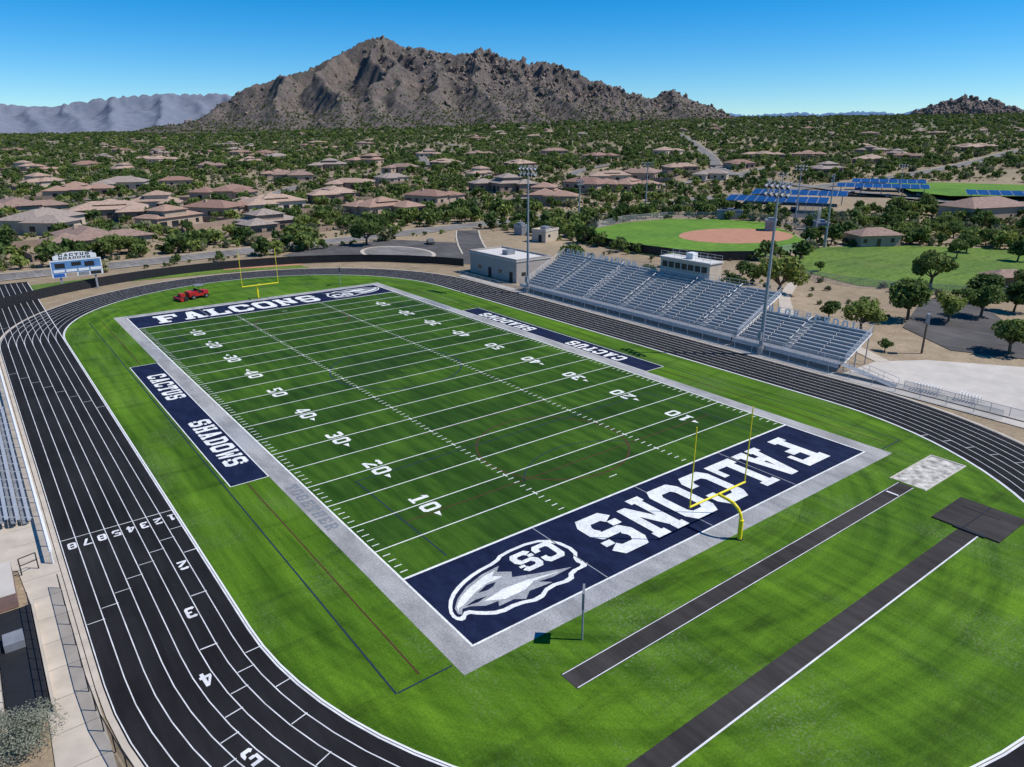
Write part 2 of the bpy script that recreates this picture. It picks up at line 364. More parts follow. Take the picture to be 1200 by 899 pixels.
for sx in(-1,1):
    r3(sx*W-.08,sx*W+.08,-L+.1,L-.1,z2+.001)
    xa,xb=sx*(W+bw+.02),sx*(W+bw+3.62); x0,x1=min(xa,xb),max(xa,xb)
    r3(x0-.05,x0+.05,-22.9,22.9,z2+.002); r3(x1-.05,x1+.05,-22.9,22.9,z2+.002)
    for y in(-22.9,22.9): r3(x0+.05,x1-.05,y-.05,y+.05,z2+.002)
for i in range(1,100):
    y=-G+i*0.9144
    if i%5==0:
        for x in(-8.13,8.13): r3(x-.07,x+.07,y-.35,y+.35,z2+.0015)
        continue
    for x in(-W+.6,-8.13,8.13,W-.6): r3(x-.32,x+.32,y-.05,y+.05,z2+.0015)
for sy in(-1,1):
    r3(-.5,.5,sy*(G-2.74)-.05,sy*(G-2.74)+.05,z2+.0015)
    for x in(-12.2,0,12.2): r3(x-.04,x+.04,sy*50.3-4.4 ,sy*50.3+4.4,z2,'turf_silver')
nums=['10','20','30','40','50','40','30','20','10']
for i,s in enumerate(nums):
    y=-36.576+9.144*i
    for sx in(-1,1):
        yd=(-sx*1.0,0,0); xd=(0,sx*1.0,0)
        org=(sx*18.0,y-sx*1.6*1,z3)
        text(b,s,org,xd,yd,1.3,1.83,.6,'turf_white')
        d=0
        if i<4: d=-1
        if i>4: d=1
        if d: b.poly([(sx*17.4,y+d*2.05,z3),(sx*16.8,y+d*2.05,z3),(sx*17.1,y+d*2.9,z3)][::(1 if d*sx<0 else -1)],'turf_white')
text(b,'FALCONS',(20.6,-47.3,z4),(-1,0,0),(0,-1,0),3.75,6.0,.62,'turf_white')
text(b,'FALCONS',(-20.6,47.3,z4),(1,0,0),(0,1,0),3.75,6.0,.62,'turf_white')
for sx in(-1,1):
    for wd,c in(('CACTUS',1),('SHADOWS',-1)):
        n=len(wd); lw=1.75 if n==7 else 1.65; gp=.38; tot=n*lw+(n-1)*gp
        start=c*11.2+tot/2
        text(b,wd,(-28.95,start,z4) if sx<0 else (28.95,-start,z4),(0,sx*1.0,0),(-sx*1.0,0,0),lw,2.3,gp,'turf_white')
text(b,'TOGETHER',(-25.9,-26.0,z4-.006),(0,-1,0),(1,0,0),0.95,1.1,.32,'alu_d')
text(b,'TOGETHER',(25.9,26.0,z4-.006),(0,1,0),(-1,0,0),0.95,1.1,.32,'alu_d')
b.obj('field_marking')
b=MB()
def ln(x0,y0,x1,y1,w,k,z=z2-.003):
    d=np.array([x1-x0,y1-y0],float);d/=np.linalg.norm(d);n=np.array([-d[1],d[0]])*w/2
    b.poly([(x0-n[0],y0-n[1],z),(x0+n[0],y0+n[1],z),(x1+n[0],y1+n[1],z),(x1-n[0],y1-n[1],z)][::-1],k)
def arc(cx,cy,r,a0,a1,w,k,z=z2-.003,n=40):
    for i in range(n):
        t0=math.radians(a0+(a1-a0)*i/n);t1=math.radians(a0+(a1-a0)*(i+1)/n)
        b.poly([(cx+(r-w/2)*math.cos(t0),cy+(r-w/2)*math.sin(t0),z),(cx+(r+w/2)*math.cos(t0),cy+(r+w/2)*math.sin(t0),z),(cx+(r+w/2)*math.cos(t1),cy+(r+w/2)*math.sin(t1),z),(cx+(r-w/2)*math.cos(t1),cy+(r-w/2)*math.sin(t1),z)],k)
for sx in(-1,1):
    ln(sx*30.3,-55.6,sx*30.3,55.6,.12,'turf_blueline'); ln(sx*28.4,-55,sx*28.4,-23.1,.1,'turf_maroon'); ln(sx*28.4,23.1,sx*28.4,55,.1,'turf_maroon')
for sy in(-1,1):
    ln(-30.2,sy*55.6,-26.4,sy*55.6,.12,'turf_blueline'); ln(26.4,sy*55.6,30.2,sy*55.6,.12,'turf_blueline')
    ln(-20,sy*38.5,20,sy*38.5,.12,'turf_maroon'); arc(0,sy*44.0,9.15,215 if sy>0 else 35,325 if sy>0 else 145,.12,'turf_blueline')
    arc(0,sy*34,8,0,180,.16,'turf_maroon',z2-.0025); arc(0,sy*34,8,180,360,.16,'turf_maroon',z2-.0025)
    ln(-9.2,sy*23,9.2,sy*23,.12,'turf_maroon',z2-.002)
    ln(-20.1,sy*45,-20.1,sy*29,.13,'turf_blueline',z2-.0022); ln(20.1,sy*45,20.1,sy*29,.13,'turf_blueline',z2-.0022); ln(-20,sy*29,20,sy*29,.13,'turf_blueline',z2-.0022)
arc(0,0,9.15,0,360,.2,'turf_blueline')
b.obj('soccer_marking')
def emblem(name,cx,cy,flip):
    e=empty(name,(cx,cy,0)); e.rotation_euler=(0,0,math.pi if flip else 0)
    def smooth(P,it=2):
        for _ in range(it):
            Q=[]
            for i in range(len(P)):
                a=P[i];c=P[(i+1)%len(P)]; Q+= [(a[0]*.75+c[0]*.25,a[1]*.75+c[1]*.25),(a[0]*.25+c[0]*.75,a[1]*.25+c[1]*.75)]
            P=Q
        return P
    def lay(pts,k,z,nm,sm=0):
        pts=smooth(pts,sm) if sm else pts
        q=[(p[0]-5.5,p[1],z) for p in pts]
        a=sum(q[i][0]*q[(i+1)%len(q)][1]-q[(i+1)%len(q)][0]*q[i][1] for i in range(len(q)))
        if a<0:q=q[::-1]
        bb=MB(); bb.poly(q,k); bb.obj(nm,parent=e)
    # falcon head in profile: hooked beak at -x, brow, feathered neck sweeping to +x
    out=[(-.9,-1.9),(-.7,-.9),(.2,.4),(1.6,1.3),(3.4,1.9),(5.4,2.1),(6.3,2.7),(9.6,2.7),(11.1,1.6),(11.5,-.6),(10.6,-1.6),(11.0,-2.7),(9.2,-2.7),(8.6,-3.5),(6.6,-3.1),(5.2,-3.9),(3.6,-3.3),(2.0,-3.4),(.8,-2.6),(.2,-1.9),(-.4,-2.5)]
    ins=[(-.62,-1.75),(-.45,-.95),(.4,.15),(1.75,1.0),(3.5,1.6),(5.5,1.8),(6.45,2.4),(9.45,2.4),(10.75,1.45),(11.15,-.5),(10.25,-1.6),(10.5,-2.4),(9.0,-2.4),(8.4,-3.1),(6.6,-2.75),(5.2,-3.5),(3.6,-2.95),(2.1,-3.0),(1.05,-2.3),(.3,-1.5),(-.35,-2.0)]
    lay(out,'turf_white',z2,'outline',1)
    lay(ins,'turf_navy',z2+.003,'field',1)
    lay([(-.35,-1.6),(-.2,-.95),(.6,-.1),(1.9,.7),(3.6,1.25),(5.3,1.4),(4.7,.85),(5.6,.2),(5.2,-.4),(7.4,-1.3),(9.6,-2.1),(7.6,-2.2),(6.4,-2.0),(7.2,-2.7),(5.2,-2.5),(4.4,-3.1),(3.7,-2.6),(2.4,-2.6),(2.7,-2.1),(1.7,-2.0),(.8,-1.4),(.2,-1.3),(-.15,-1.8)],'turf_silver',z2+.006,'head')
    lay([(-.2,-1.4),(0,-.9),(.8,-.15),(2.0,.45),(3.5,.95),(4.7,1.1),(4.1,.6),(4.7,.1),(3.2,.1),(2.2,-.2),(1.3,-.6),(.6,-.95),(.1,-1.05)],'turf_white',z2+.009,'crown')
    lay([(1.9,-1.5),(3.8,-1.15),(6.0,-1.35),(8.6,-2.0),(6.2,-1.75),(5.0,-2.2),(3.2,-2.2)],'turf_white',z2+.009,'cheek')
    lay([(2.1,-.45),(3.1,-.05),(3.9,-.15),(3.4,-.5),(2.8,-.6)],'turf_navy',z2+.012,'eye')
    lay([(.5,-1.2),(1.5,-1.0),(2.4,-1.15),(1.5,-1.35)],'turf_navy',z2+.012,'mouth')
    bb=MB(); text(bb,'C',(10.5-5.5,1.9,z2+.015),(-1,0,0),(0,-1,0),1.95,2.5,0,'turf_white'); text(bb,'S',(8.35-5.5,1.9,z2+.02),(-1,0,0),(0,-1,0),1.95,2.5,0,'turf_white')
    bb.obj('letters',parent=e)
    return e
emblem('falcon_emblem',-17.5,-50.0,False)
emblem('falcon_emblem',17.5,50.0,True)
b=MB()
for i in range(8): text(b,str(i+1),(-R-(i+.5)*LW+.38,-25.0,.024),(-1,0,0),(0,-1,0),.62,1.1,0,'lane')
text(b,'2',(-R-1.5*LW+.36,-33.2,.024),(-1,0,0),(0,-1,0),.68,1.3,0,'lane')
text(b,'3',(-R-2.5*LW+.36,-39.6,.024),(-1,0,0),(0,-1,0),.68,1.3,0,'lane')
for n,an in((4,183.7),(5,194.4),(6,206),(7,219),(8,231)):
    a=math.radians(an); rr=R+(n-.5)*LW-.34; text(b,str(n),(rr*math.cos(a),-S+rr*math.sin(a),.024),(math.cos(a),math.sin(a),0),(-math.sin(a),math.cos(a),0),.68,1.3,0,'lane')
b.obj('lane_number')
# ---------------------------------------------------------------- jumps
sheet('long_jump_runway',[rect(-21.6,20.3,-61.8,-60.25)],'runway',.008)
sheet('long_jump_runway',[rect(-26,15.9,-69.0,-67.4)],'runway',.008)
b=MB()
for y in(-61.72,-60.33): r3(-21.5,20.2,y-.03,y+.03,.014,'lane')
for y in(-68.92,): r3(-26,15.8,y-.06,y+.06,.014,'lane')
r3(17.5,17.7,-61.6,-60.5,.016,'white')
b.obj('runway_marking')
b=MB(); b.poly([(20.6,-62.6,.01),(28.7,-62.6,.01),(28.7,-59.5,.01),(20.6,-59.5,.01)],'sand')
b.box(20.4,28.9,-59.5,-59.38,0,.07,'concrete_w');b.box(20.4,28.9,-62.72,-62.6,0,.07,'concrete_w');b.box(28.72,28.9,-62.6,-59.5,0,.07,'concrete_w')
b.obj('sand_pit')
b=MB(); b.box(15.9,21.6,-70.4,-65.2,0,.10,'runway'); b.box(16.0,21.5,-67.7,-67.6,.1,.16,'black'); b.box(15.7,16.1,-69.4,-67,.0,.13,'black'); b.box(19.8,20.5,-69,-66,.1,.13,'runway')
b.obj('pit_cover')
# ---------------------------------------------------------------- goalposts
def goalpost(y,s):
    b=MB(); k='yellow'
    yb=y-s*2.4
    pts=[(0,yb,0),(0,yb,1.7),(0,yb+s*.12,2.2),(0,yb+s*.4,2.6),(0,yb+s*.85,2.88),(0,yb+s*1.4,2.98),(0,y,3.05)]
    b.path([(0,yb,0),(0,yb,.05)],.3,'black',16)
    b.path(pts,.13,k,12)
    b.path([(0,yb,.06),(0,yb,1.75)],.2,k,14)
    b.tube((-3.6,y,3.05),(3.6,y,3.05),.09,.09,k,10)
    for x in(-3.55,3.55): b.tube((x,y,3.05),(x,y,9.9),.055,.05,k,8)
    b.obj('goalpost')
goalpost(-L-.1,1); goalpost(L+.1,-1)
b=MB(); b.tube((0,0,0),(0,0,3.1),.07,.07,'steel',10); b.box(-.55,.55,-.07,.07,2.7,3.9,'alu_d'); b.box(-.5,.5,.071,.08,2.75,3.85,'black')
pc=b.mesh('play_clock'); place(pc,'play_clock',(-18.4,-58.7,0),math.radians(45)); place(pc,'play_clock',(18.4,58.9,0),math.radians(225))
# ---------------------------------------------------------------- home stand
def stand(b,y0,y1,rows,x0,z0,dx,dz,aisles):
    ys=[y0]+sorted(sum([[a-.6,a+.6] for a in aisles],[]))+[y1]
    segs=[(ys[i],ys[i+1]) for i in range(0,len(ys),2)]
    for i in range(rows):
        x=x0+i*dx;z=z0+i*dz
        b.box(x,x+dx*.96,y0,y1,z-.05,z,'alu_d')
        b.box(x+dx*.97,x+dx,y0,y1,z-.04,z+dz-.06,'alu')
        for (a,c) in segs: b.box(x+dx*.5,x+dx*.5+.3,a+.05,c-.05,z+.40,z+.45,'alu')
        for a in aisles: b.box(x+dx*.5,x+dx*.94,a-.5,a+.5,z+.01,z+dz*.5,'roofw')
    xe=x0+rows*dx; ze=z0+rows*dz
    for y in np.arange(y0,y1+.1,(y1-y0)/max(2,round((y1-y0)/4.5))):
        for i in range(0,rows+1,4): b.box(x0+i*dx-.06,x0+i*dx+.06,y-.06,y+.06,0,z0+i*dz-.12,'steel')
        b.tube((x0,y,z0-.15),(xe,y,ze-.15),.07,.07,'steel',4)
    def rails(p,q,n,h=1.05):
        p=np.array(p,float);q=np.array(q,float)
        for t in np.linspace(0,1,n):
            c=p+(q-p)*t; b.tube(c,c+[0,0,h],.035,.035,'alu',5,False)
        for hh in(.12,.45,.78,h): b.tube(p+[0,0,hh],q+[0,0,hh],.03,.03,'alu',5,False)
    rails((xe,y0,ze-.3),(xe,y1,ze-.3),int((y1-y0)/2)+1,1.3)
    rails((x0,y0,z0),(xe,y0,ze),rows//2+1); rails((x0,y1,z0),(xe,y1,ze),rows//2+1)
    rails((x0-1.5,y0,z0),(x0-1.5,y1,z0),int((y1-y0)/2)+1)
    b.box(x0-1.55,x0-.01,y0,y1,z0-.07,z0-.01,'alu_d')
    b.box(x0-1.56,x0-1.5,y0,y1,z0-.5,z0-.06,'alu')
    for a in aisles:
        for i in range(1,rows-1,2):
            b.tube((x0+i*dx,a,z0+i*dz),(x0+i*dx,a,z0+i*dz+.9),.03,.03,'alu',4,False)
            b.tube((x0+i*dx,a,z0+i*dz+.9),(x0+(i+1.2)*dx,a,z0+(i+1.2)*dz+.9),.03,.03,'alu',4,False)
    return xe,ze
E=empty('grandstand')
b=MB(); xe,ze=stand(b,-22,31,15,47.6,1.35,.72,.345,[22,12.5,3,-6,-15]); b.obj('seating_main',parent=E)
b=MB(); xe2,ze2=stand(b,-39.5,-22.3,9,47.6,1.35,.72,.345,[-30.5]); 
b.poly([(46.1,-39.7,1.3),(47.6,-39.7,1.3),(47.6,-47,0.05),(46.1,-47,0.05)][::-1],'alu_d')
for x in(46.1,47.6):
    b.tube((x,-39.7,2.3),(x,-47,1.05),.03,.03,'alu',5)
    for y in(-41,-43,-45,-47): zz=1.3*(1-(-39.7-y)/7.3); b.tube((x,y,max(zz,0)),(x,y,zz+1),.03,.03,'alu',5)
b.obj('seating_side',parent=E)
b=MB(); 
text(b,'CACTUS SHADOWS',(xe-.05,30.2,ze-.1),(0,-1,0),(0,0,1),1.05,1.0,.5,'white')
text(b,'HIGH SCHOOL',(xe2-.05,-22.8,ze2-.1),(0,-1,0),(0,0,1),.9,1.0,.55,'white')
b.obj('lettering',parent=E)
P=empty('press_box')
b=MB(); 
px0,px1,py0,py1,pz0,pz1=58.9,62.2,-7.2,4.2,6.3,9.1
b.box(px0,px1,py0,py1,pz0,pz1,'stucco2',top='roofw'); b.box(px0-.25,px1+.2,py0-.2,py1+.2,pz1+.003,pz1+.22,'roofw')
for i in range(7):
    y=py0+.5+i*1.52; b.box(px0-.03,px0-.004,y,y+1.3,pz0+1.15,pz0+2.2,'darkglass'); 
    b.box(px0-.06,px0-.031,y-.06,y,pz0+1.1,pz0+2.25,'white')
b.box(px0-.05,px0-.003,py0,py1,pz0+.15,pz0+.8,'alu')
for y in(py0+.1,py1-.1): 
    for x in(px0+.15,px1-.15): b.box(x-.12,x+.12,y-.08,y+.08,0,pz0-.003,'steel')
b.obj('cabin',parent=P)
b=MB()
for y in np.linspace(py0,py1,8):
    for x in(px0,px1): b.tube((x,y,pz1+.2),(x,y,pz1+1.2),.03,.03,'alu',5)
for x in(px0,px1):
    for h in(.7,1.2): b.tube((x,py0,pz1+h),(x,py1,pz1+h),.03,.03,'alu',5)
b.box(px0+.9,px0+2.3,-2.5,-1,pz1+.22,pz1+1.3,'white'); b.obj('roof_railing',parent=P)
# ---------------------------------------------------------------- light poles
def light_pole(name,x,y,h,face,n=5):
    b=MB(); b.tube((0,0,0),(0,0,1.2),.45,.45,'concrete',16); b.tube((0,0,1.2),(0,0,h),.30,.13,'steel',14)
    for z in(h-.2,h-1.3):
        b.box(-2.1,2.1,-.08,.08,z-.08,z+.08,'steel')
        for i in range(n):
            xx=-2.0+i*4.0/(n-1)
            b.tube((xx,.1,z+.05),(xx,.55,z-.3),.14,.3,'alu_d',10); b.tube((xx,.555,z-.303),(xx,.57,z-.315),.28,.28,'darkglass',10)
            b.box(xx-.12,xx+.12,-.25,.1,z+.08,z+.42,'alu_d')
    b.box(-.3,.3,.3,.55,2.2,3.4,'steel')
    b.obj(name,(x,y,0),face)
light_pole('floodlight_pole',45.7,-27.6,24.4,math.radians(80))
light_pole('floodlight_pole',45.7,27.8,24.8,math.radians(100))
light_pole('floodlight_pole',130,105,15.5,math.radians(200),4)
light_pole('floodlight_pole',151,24,19.8,math.radians(30),4)
light_pole('floodlight_pole',178,118,20,math.radians(150),4)
light_pole('floodlight_pole',196,62,20,math.radians(90),4)
light_pole('floodlight_pole',252,105,14,math.radians(90),3)
light_pole('floodlight_pole',330,90,16,math.radians(90),4)
b=MB(); b.tube((0,0,0),(0,0,5.6),.16,.13,'bark',10); b.box(-.5,.5,-.2,.2,4.6,6.0,'alu_d'); b.box(-.45,.45,-.21,-.2,4.7,5.9,'stucco'); b.obj('speaker_post',(65,-42,0),.6)
# ---------------------------------------------------------------- fences
def fence(name,pts,h,post,fab,sp=3.0,closed=False,r=.03,z0=0.0,toprail=None,rail=True):
    b=MB()
    for (a,c) in zip(pts[:-1],pts[1:]):
        a=np.array(a,float);c=np.array(c,float);Ls=np.linalg.norm(c-a);n=max(1,round(Ls/sp))
        for i in range(n): 
            p=a+(c-a)*i/n; b.tube((p[0],p[1],z0),(p[0],p[1],z0+h),r*1.3,r*1.3,post,6)
        if rail: b.tube((a[0],a[1],z0+h),(c[0],c[1],z0+h),toprail or r,toprail or r,post,6)
        b.poly([(a[0],a[1],z0+.05),(c[0],c[1],z0+.05),(c[0],c[1],z0+h),(a[0],a[1],z0+h)],fab)
    return b.obj(name)
TO=R+TW
fence('track_fence',[(TO+1.3,S+8),(TO+1.3,-60)],1.15,'alu','chain_grey')
sheet('pavement',[rect(TO+.6,TO+2.4,-64,S+8)],'concrete_w',.03)
arcp=[( (TO+12)*math.cos(math.radians(a)),S+(TO+7)*math.sin(math.radians(a))) for a in range(20,176,6)]
fence('windscreen_fence',arcp,1.9,'black','black',3)
fence('track_fence',[(-TO-.9,-27.5),(-TO-.9,60)],1.1,'white','chain_grey',3,r=.05,toprail=.13)
fence('track_fence',[(-TO-.9,60),(-TO-.9,106)],1.1,'white','chain_grey',3,r=.05,toprail=.08)
arc2=[((TO+.9)*math.cos(math.radians(a)),-S+(TO+.9)*math.sin(math.radians(a))) for a in range(180,215,5)]
fence('black_fence',[(-TO-.9,-31.5)]+arc2,1.2,'black','chain_black',2.4)
sheet('walkway',[[(-47.4,-70),(-TO-.6,-70),(-TO-.6,-28),(-TO-.7,60),(-52,60),(-52,-24),(-46.9,-27),(-46.5,-33)]],'concrete',.022)
b=MB()
for y in range(-68,58,3): r3(-46.9,-TO-.62,y-.02,y+.02,.027,'asphalt_old')
b.obj('walkway_joint')
E=empty('ramp')
b=MB(); b.box(-48.6,-46.55,-44.5,-33,.0,.35,'black'); 
b.box(-46.5,-46.35,-45,-32.5,0,.55,'concrete')
b.box(-50,-48.7,-44,-34,0,.6,'concrete'); b.box(-48.3,-47.2,-38,-36.6,.36,.9,'alu_d'); b.obj('deck',parent=E)
b=MB()
for x in(-46.6,-48.5):
    for y in np.arange(-44.5,-32.9,1.15): b.tube((x,y,.35),(x,y,1.35),.03,.03,'black',5)
    for h in(.75,1.35): b.tube((x,-44.5,h),(x,-33,h),.03,.03,'black',5)
b.obj('handrail',parent=E)
b=MB(); b.box(-54,-47.2,-32.2,-27.2,0,1.1,'mauve',top='concrete_w'); b.obj('planter_wall')
b=MB()
for x,y in ((-45.6,-27.6),(-46.7,-27.9)):
    b.tube((x,y,0),(x,y,1.4),.05,.05,'black',6)
b.tube((-45.6,-27.6,1.4),(-46.7,-27.9,1.4),.04,.04,'black',6); b.tube((-45.6,-27.6,.8),(-46.7,-27.9,.8),.04,.04,'black',6); b.obj('handrail_gate')
E=empty('bleachers'); b=MB()
for i in range(6):
    x=-45.3-i*.75; z=.42+i*.28
    b.box(x-.28,x,-19.5,14,z,z+.05,'alu'); b.box(x-.62,x-.3,-19.5,14,z-.25,z-.21,'alu_d'); b.box(x-.66,x-.64,-19.5,14,z-.2,z+.2,'alu')
for y in np.arange(-19,14.1,2.2):
    b.tube((-45.2,y,.35),(-49.5,y,1.95),.05,.05,'steel',5)
    for i in range(0,6,1): b.tube((-45.4-i*.75,y,0),(-45.4-i*.75,y,.42+i*.28),.035,.035,'steel',5)
b.obj('seating',parent=E)
# ---------------------------------------------------------------- scoreboard
E=empty('scoreboard',(-27,89,0))
b=MB()
for x in(-3.2,3.2): b.box(x-.18,x+.18,-.18,.18,0,8.0,'steel')
b.obj('posts',parent=E)
b=MB(); b.box(-4.7,4.7,-.45,-.185,3.0,6.5,'white'); b.box(-4.5,4.5,-.48,-.452,3.9,6.3,'screen_blue')
for x in(-3.2,2.2): b.box(x-.7,x+1.1,-.5,-.482,4.9,5.9,'black')
b.box(-.9,.9,-.5,-.482,5.2,6.0,'black')
for i in range(4): b.box(-4.3+i*2.25,-2.3+i*2.25,-.5,-.482,4.05,4.6,'white')
for i in range(4): b.box(-4.4+i*2.25,-2.4+i*2.25,-.475,-.452,3.1,3.8,['blue','stucco','alu_d','black'][i])
b.obj('panel',parent=E)
b=MB(); 
n=12
for i in range(n):
    xa=-4+8*i/n;xb=-4+8*(i+1)/n; ha=7.4+.7*(1-(xa/4)**2);hb=7.4+.7*(1-(xb/4)**2)
    b.poly([(xa,-.3,6.6),(xb,-.3,6.6),(xb,-.3,hb),(xa,-.3,ha)],'white')
text(b,'CACTUS',(-2.9,-.32,7.25),(1,0,0),(0,0,1),.75,.55,.22,'turf_blueline'); text(b,'SHADOWS',(-3.0,-.32,6.68),(1,0,0),(0,0,1),.7,.42,.16,'turf_blueline')
b.obj('arch_sign',parent=E)
# ---------------------------------------------------------------- red utility vehicle
def utility(loc,rz):
    E=empty('utility_vehicle',loc); E.rotation_euler=(0,0,rz); E.scale=(1.25,1.25,1.25)
    b=MB(); b.box(-1.6,1.5,-.75,.75,.45,.85,'red'); b.box(.7,1.6,-.7,.7,.85,1.15,'red'); b.box(-1.65,-.2,-.78,.78,.85,1.25,'red'); b.box(-.15,.5,-.65,.65,.85,1.1,'black'); b.box(-.2,-.1,-.65,.65,1.1,1.55,'black')
    for x in(-.15,.75):
        for y in(-.7,.7): b.tube((x,y,.85),(x,y,2.0),.03,.03,'black',6)
    b.box(-.35,.95,-.8,.8,2.0,2.08,'alu_d')
    b.tube((.62,.25,1.0),(.45,.25,1.35),.02,.02,'black',5); b.obj('body',parent=E)
    b=MB()
    for x in(-1.05,1.05):
        for y in(-.85,.85): b.tube((x,y-.14,.36),(x,y+.14,.36),.36,.36,'rubber',16); b.tube((x,y-.15,.36),(x,y+.15,.36),.16,.16,'alu_d',10)
    b.obj('wheels',parent=E)
    b=MB(); b.tube((-1.6,0,.5),(-2.1,0,.5),.05,.05,'black',6); b.box(-3.2,-2.0,-1.3,1.3,.5,.62,'black'); b.tube((-3.1,-1.3,.35),(-3.1,1.3,.35),.28,.28,'red',12); b.box(-2.9,-2.2,-.5,.5,.62,1.1,'red')
    for y in(-1.2,1.2): b.tube((-2.4,y-.1,.3),(-2.4,y+.1,.3),.3,.3,'rubber',14)
    b.obj('turf_brush',parent=E)
utility((-9.6,65.0,0),math.radians(12)); 
for i in range(5):
    b=MB(); b.box(-1.1,1.1,-.2,.2,.42,.48,'red'); b.box(-1.1,1.1,.2,.25,.55,.85,'red')
    for x in(-.9,.9): b.box(x-.05,x+.05,-.18,.2,0,.42,'steel')
    b.obj('bench',(-22+i*3.2,97.2,0),.1*i)
def hurdles(x,y,n,rz,name='hurdle_rack'):
    b=MB()
    for i in range(n):
        b.tube((i*.35,-.6,0),(i*.35,-.6,.95),.025,.025,'alu',5); b.tube((i*.35,.6,0),(i*.35,.6,.95),.025,.025,'alu',5); b.box(i*.35-.02,i*.35+.02,-.62,.62,.85,.97,'white')
        b.tube((i*.35,-.6,.03),(i*.35+.6,-.6,.03),.025,.025,'alu',5); b.tube((i*.35,.6,.03),(i*.35+.6,.6,.03),.025,.025,'alu',5)
    b.obj(name,(x,y,0),rz)
hurdles(48.0,-49,9,math.radians(-80)); hurdles(48.6,-54,7,math.radians(-85)); 
fence('plaza_railing',[(47,-48),(47,-62)],1.1,'alu','chain_grey',2)
# ---------------------------------------------------------------- paved areas and lawns
sheet('plaza_pavement',[[(46.6,-64),(70,-64),(69.3,-53.8),(62,-44),(55.6,-39.9),(46.6,-39.9)]],'concrete_w',.02)
sheet('footpath',[[(55.6,-39.8),(57.5,-41),(64,-30),(70,-18),(84,-8),(100,0),(99.5,2),(83,-6),(68.5,-16),(62,-29)]],'concrete',.015)
sheet('parking_lot',[[(103,-25),(111,-31),(90,-46),(74,-53),(70,-44),(78,-33)],[(74,-53.2),(90,-46.2),(130,-70),(110,-100)]],'asphalt',.03)
sheet('lawn',[[(113,10),(130,20),(149,25),(170,14),(184,-4),(190,-20),(178,-36),(163,-45),(145,-44),(128,-38),(114,-26),(106,-10)]],'lawn',.02)
sheet('lawn',[[(374,118),(440,75),(340,30),(309,58),(322,80)]],'lawn2',float(ter(370,70))+1.0)
bf=[(106,30),(103,38),(101.5,50),(103,62),(104,72),(111,84),(130,96),(150,102),(172,100),(185,88),(190,70),(175,52),(160,36),(140,26),(120,24)]
sheet('baseball_field',[bf],'lawn2',.02)
dp=[(152+20*math.cos(a)*1.0,55+16*math.sin(a)) for a in np.linspace(0,2*math.pi,40)[:-1]]
sheet('infield_dirt',[dp],'dirt',.05)
fence('outfield_fence',[(116,23),(106,30),(103,38),(101.5,50),(103,62),(104,72),(111,84),(130,96)],2.4,'black','black',3)
fence('ballpark_fence',[(116,23),(140,24),(162,34),(178,50),(192,70),(186,90),(172,101),(150,103),(130,96)],2.4,'steel','chain_grey',4)
fence('lawn_fence',[(105,8),(104.5,-12),(113,-28),(127,-40)],1.8,'steel','chain_grey',3)
b=MB()
for a in range(-60,61,20):
    x=176+8*math.cos(math.radians(a-30));y=50+8*math.sin(math.radians(a-30)); b.tube((x,y,0),(x,y,8),.1,.1,'steel',6)
for a in range(-60,60,20):
    p=[(176+8*math.cos(math.radians(t-30)),50+8*math.sin(math.radians(t-30))) for t in(a,a+20)]
    b.poly([(*p[0],0.2),(*p[1],0.2),(*p[1],8),(*p[0],8)],'chain_grey')
b.obj('backstop')
sheet('parking_lot',[[(23,106),(35,117),(62,115),(75,95),(70,78),(56,64),(47,72),(31,92)]],'asphalt',.01)
isl=[(50+9*math.cos(a),91+14*math.sin(a)) for a in np.linspace(0,2*math.pi,30)[:-1]]
sheet('traffic_island',[isl],'concrete',.06)
isl=[(50+8*math.cos(a),91+12.8*math.sin(a)) for a in np.linspace(0,2*math.pi,30)[:-1]]
sheet('island_gravel',[isl],'asphalt_old',.09)
sheet('grass_verge',[[(-38,92),(-20,93),(12,88.5),(22,84),(20,95),(0,104),(-38,101)]],'lawn',-.01)
sheet('red_dirt_patch',[[(4,94),(22,89),(24,96),(6,101)]],'dirt',.01)
def road(name,pts,w,k='asphalt_old',dz=.05):
    P=[]
    for a,c in zip(pts[:-1],pts[1:]):
        a=np.array(a,float);c=np.array(c,float);n=max(1,int(np.linalg.norm(c-a)/25))
        for i in range(n): P.append(a+(c-a)*i/n)
    P.append(np.array(pts[-1],float)); P=np.array(P)
    for _ in range(6): P[1:-1]=(P[:-2]+2*P[1:-1]+P[2:])/4
    t=np.gradient(P,axis=0);t/=np.linalg.norm(t,axis=1)[:,None];n=np.stack([-t[:,1],t[:,0]],1)
    b=MB()
    def strip(o0,o1,kk,ez):
        for i in range(len(P)-1):
            q=[P[i]+n[i]*o0,P[i+1]+n[i+1]*o0,P[i+1]+n[i+1]*o1,P[i]+n[i]*o1]
            za=float(ter(*P[i]));zb=float(ter(*P[i+1])); e=dz+(0.35 if za>0.1 else 0)+ez
            b.poly([(*q[0],za+e),(*q[1],zb+e),(*q[2],zb+e),(*q[3],za+e)],kk)
    strip(-w/2,w/2,k,0); strip(-w/2-.5,-w/2-.02,'concrete',.06); strip(w/2+.02,w/2+.5,'concrete',.06)
    b.obj(name)
    return P
RD=[]
RD.append((road('road',[(-120,118),(-40,112),(20,121),(58,126),(98,127),(140,136),(190,146),(252,138),(330,134),(420,132),(560,150),(760,190)],10,'asphalt_old'),7))
RD.append((road('road',[(92,119),(80,108),(72,90),(66,76)],7,'asphalt',.075),5))
RD.append((road('road',[(-60,240),(20,215),(90,205),(160,200),(230,190),(330,200),(450,240),(600,260)],7,'asphalt_old',.06),5))
RD.append((road('road',[(60,213),(70,280),(110,340),(180,380),(260,420),(400,470)],7,'asphalt_old',.07),5))
RD.append((road('road',[(-60,330),(30,320),(95,335)],7,'asphalt_old',.08),5))
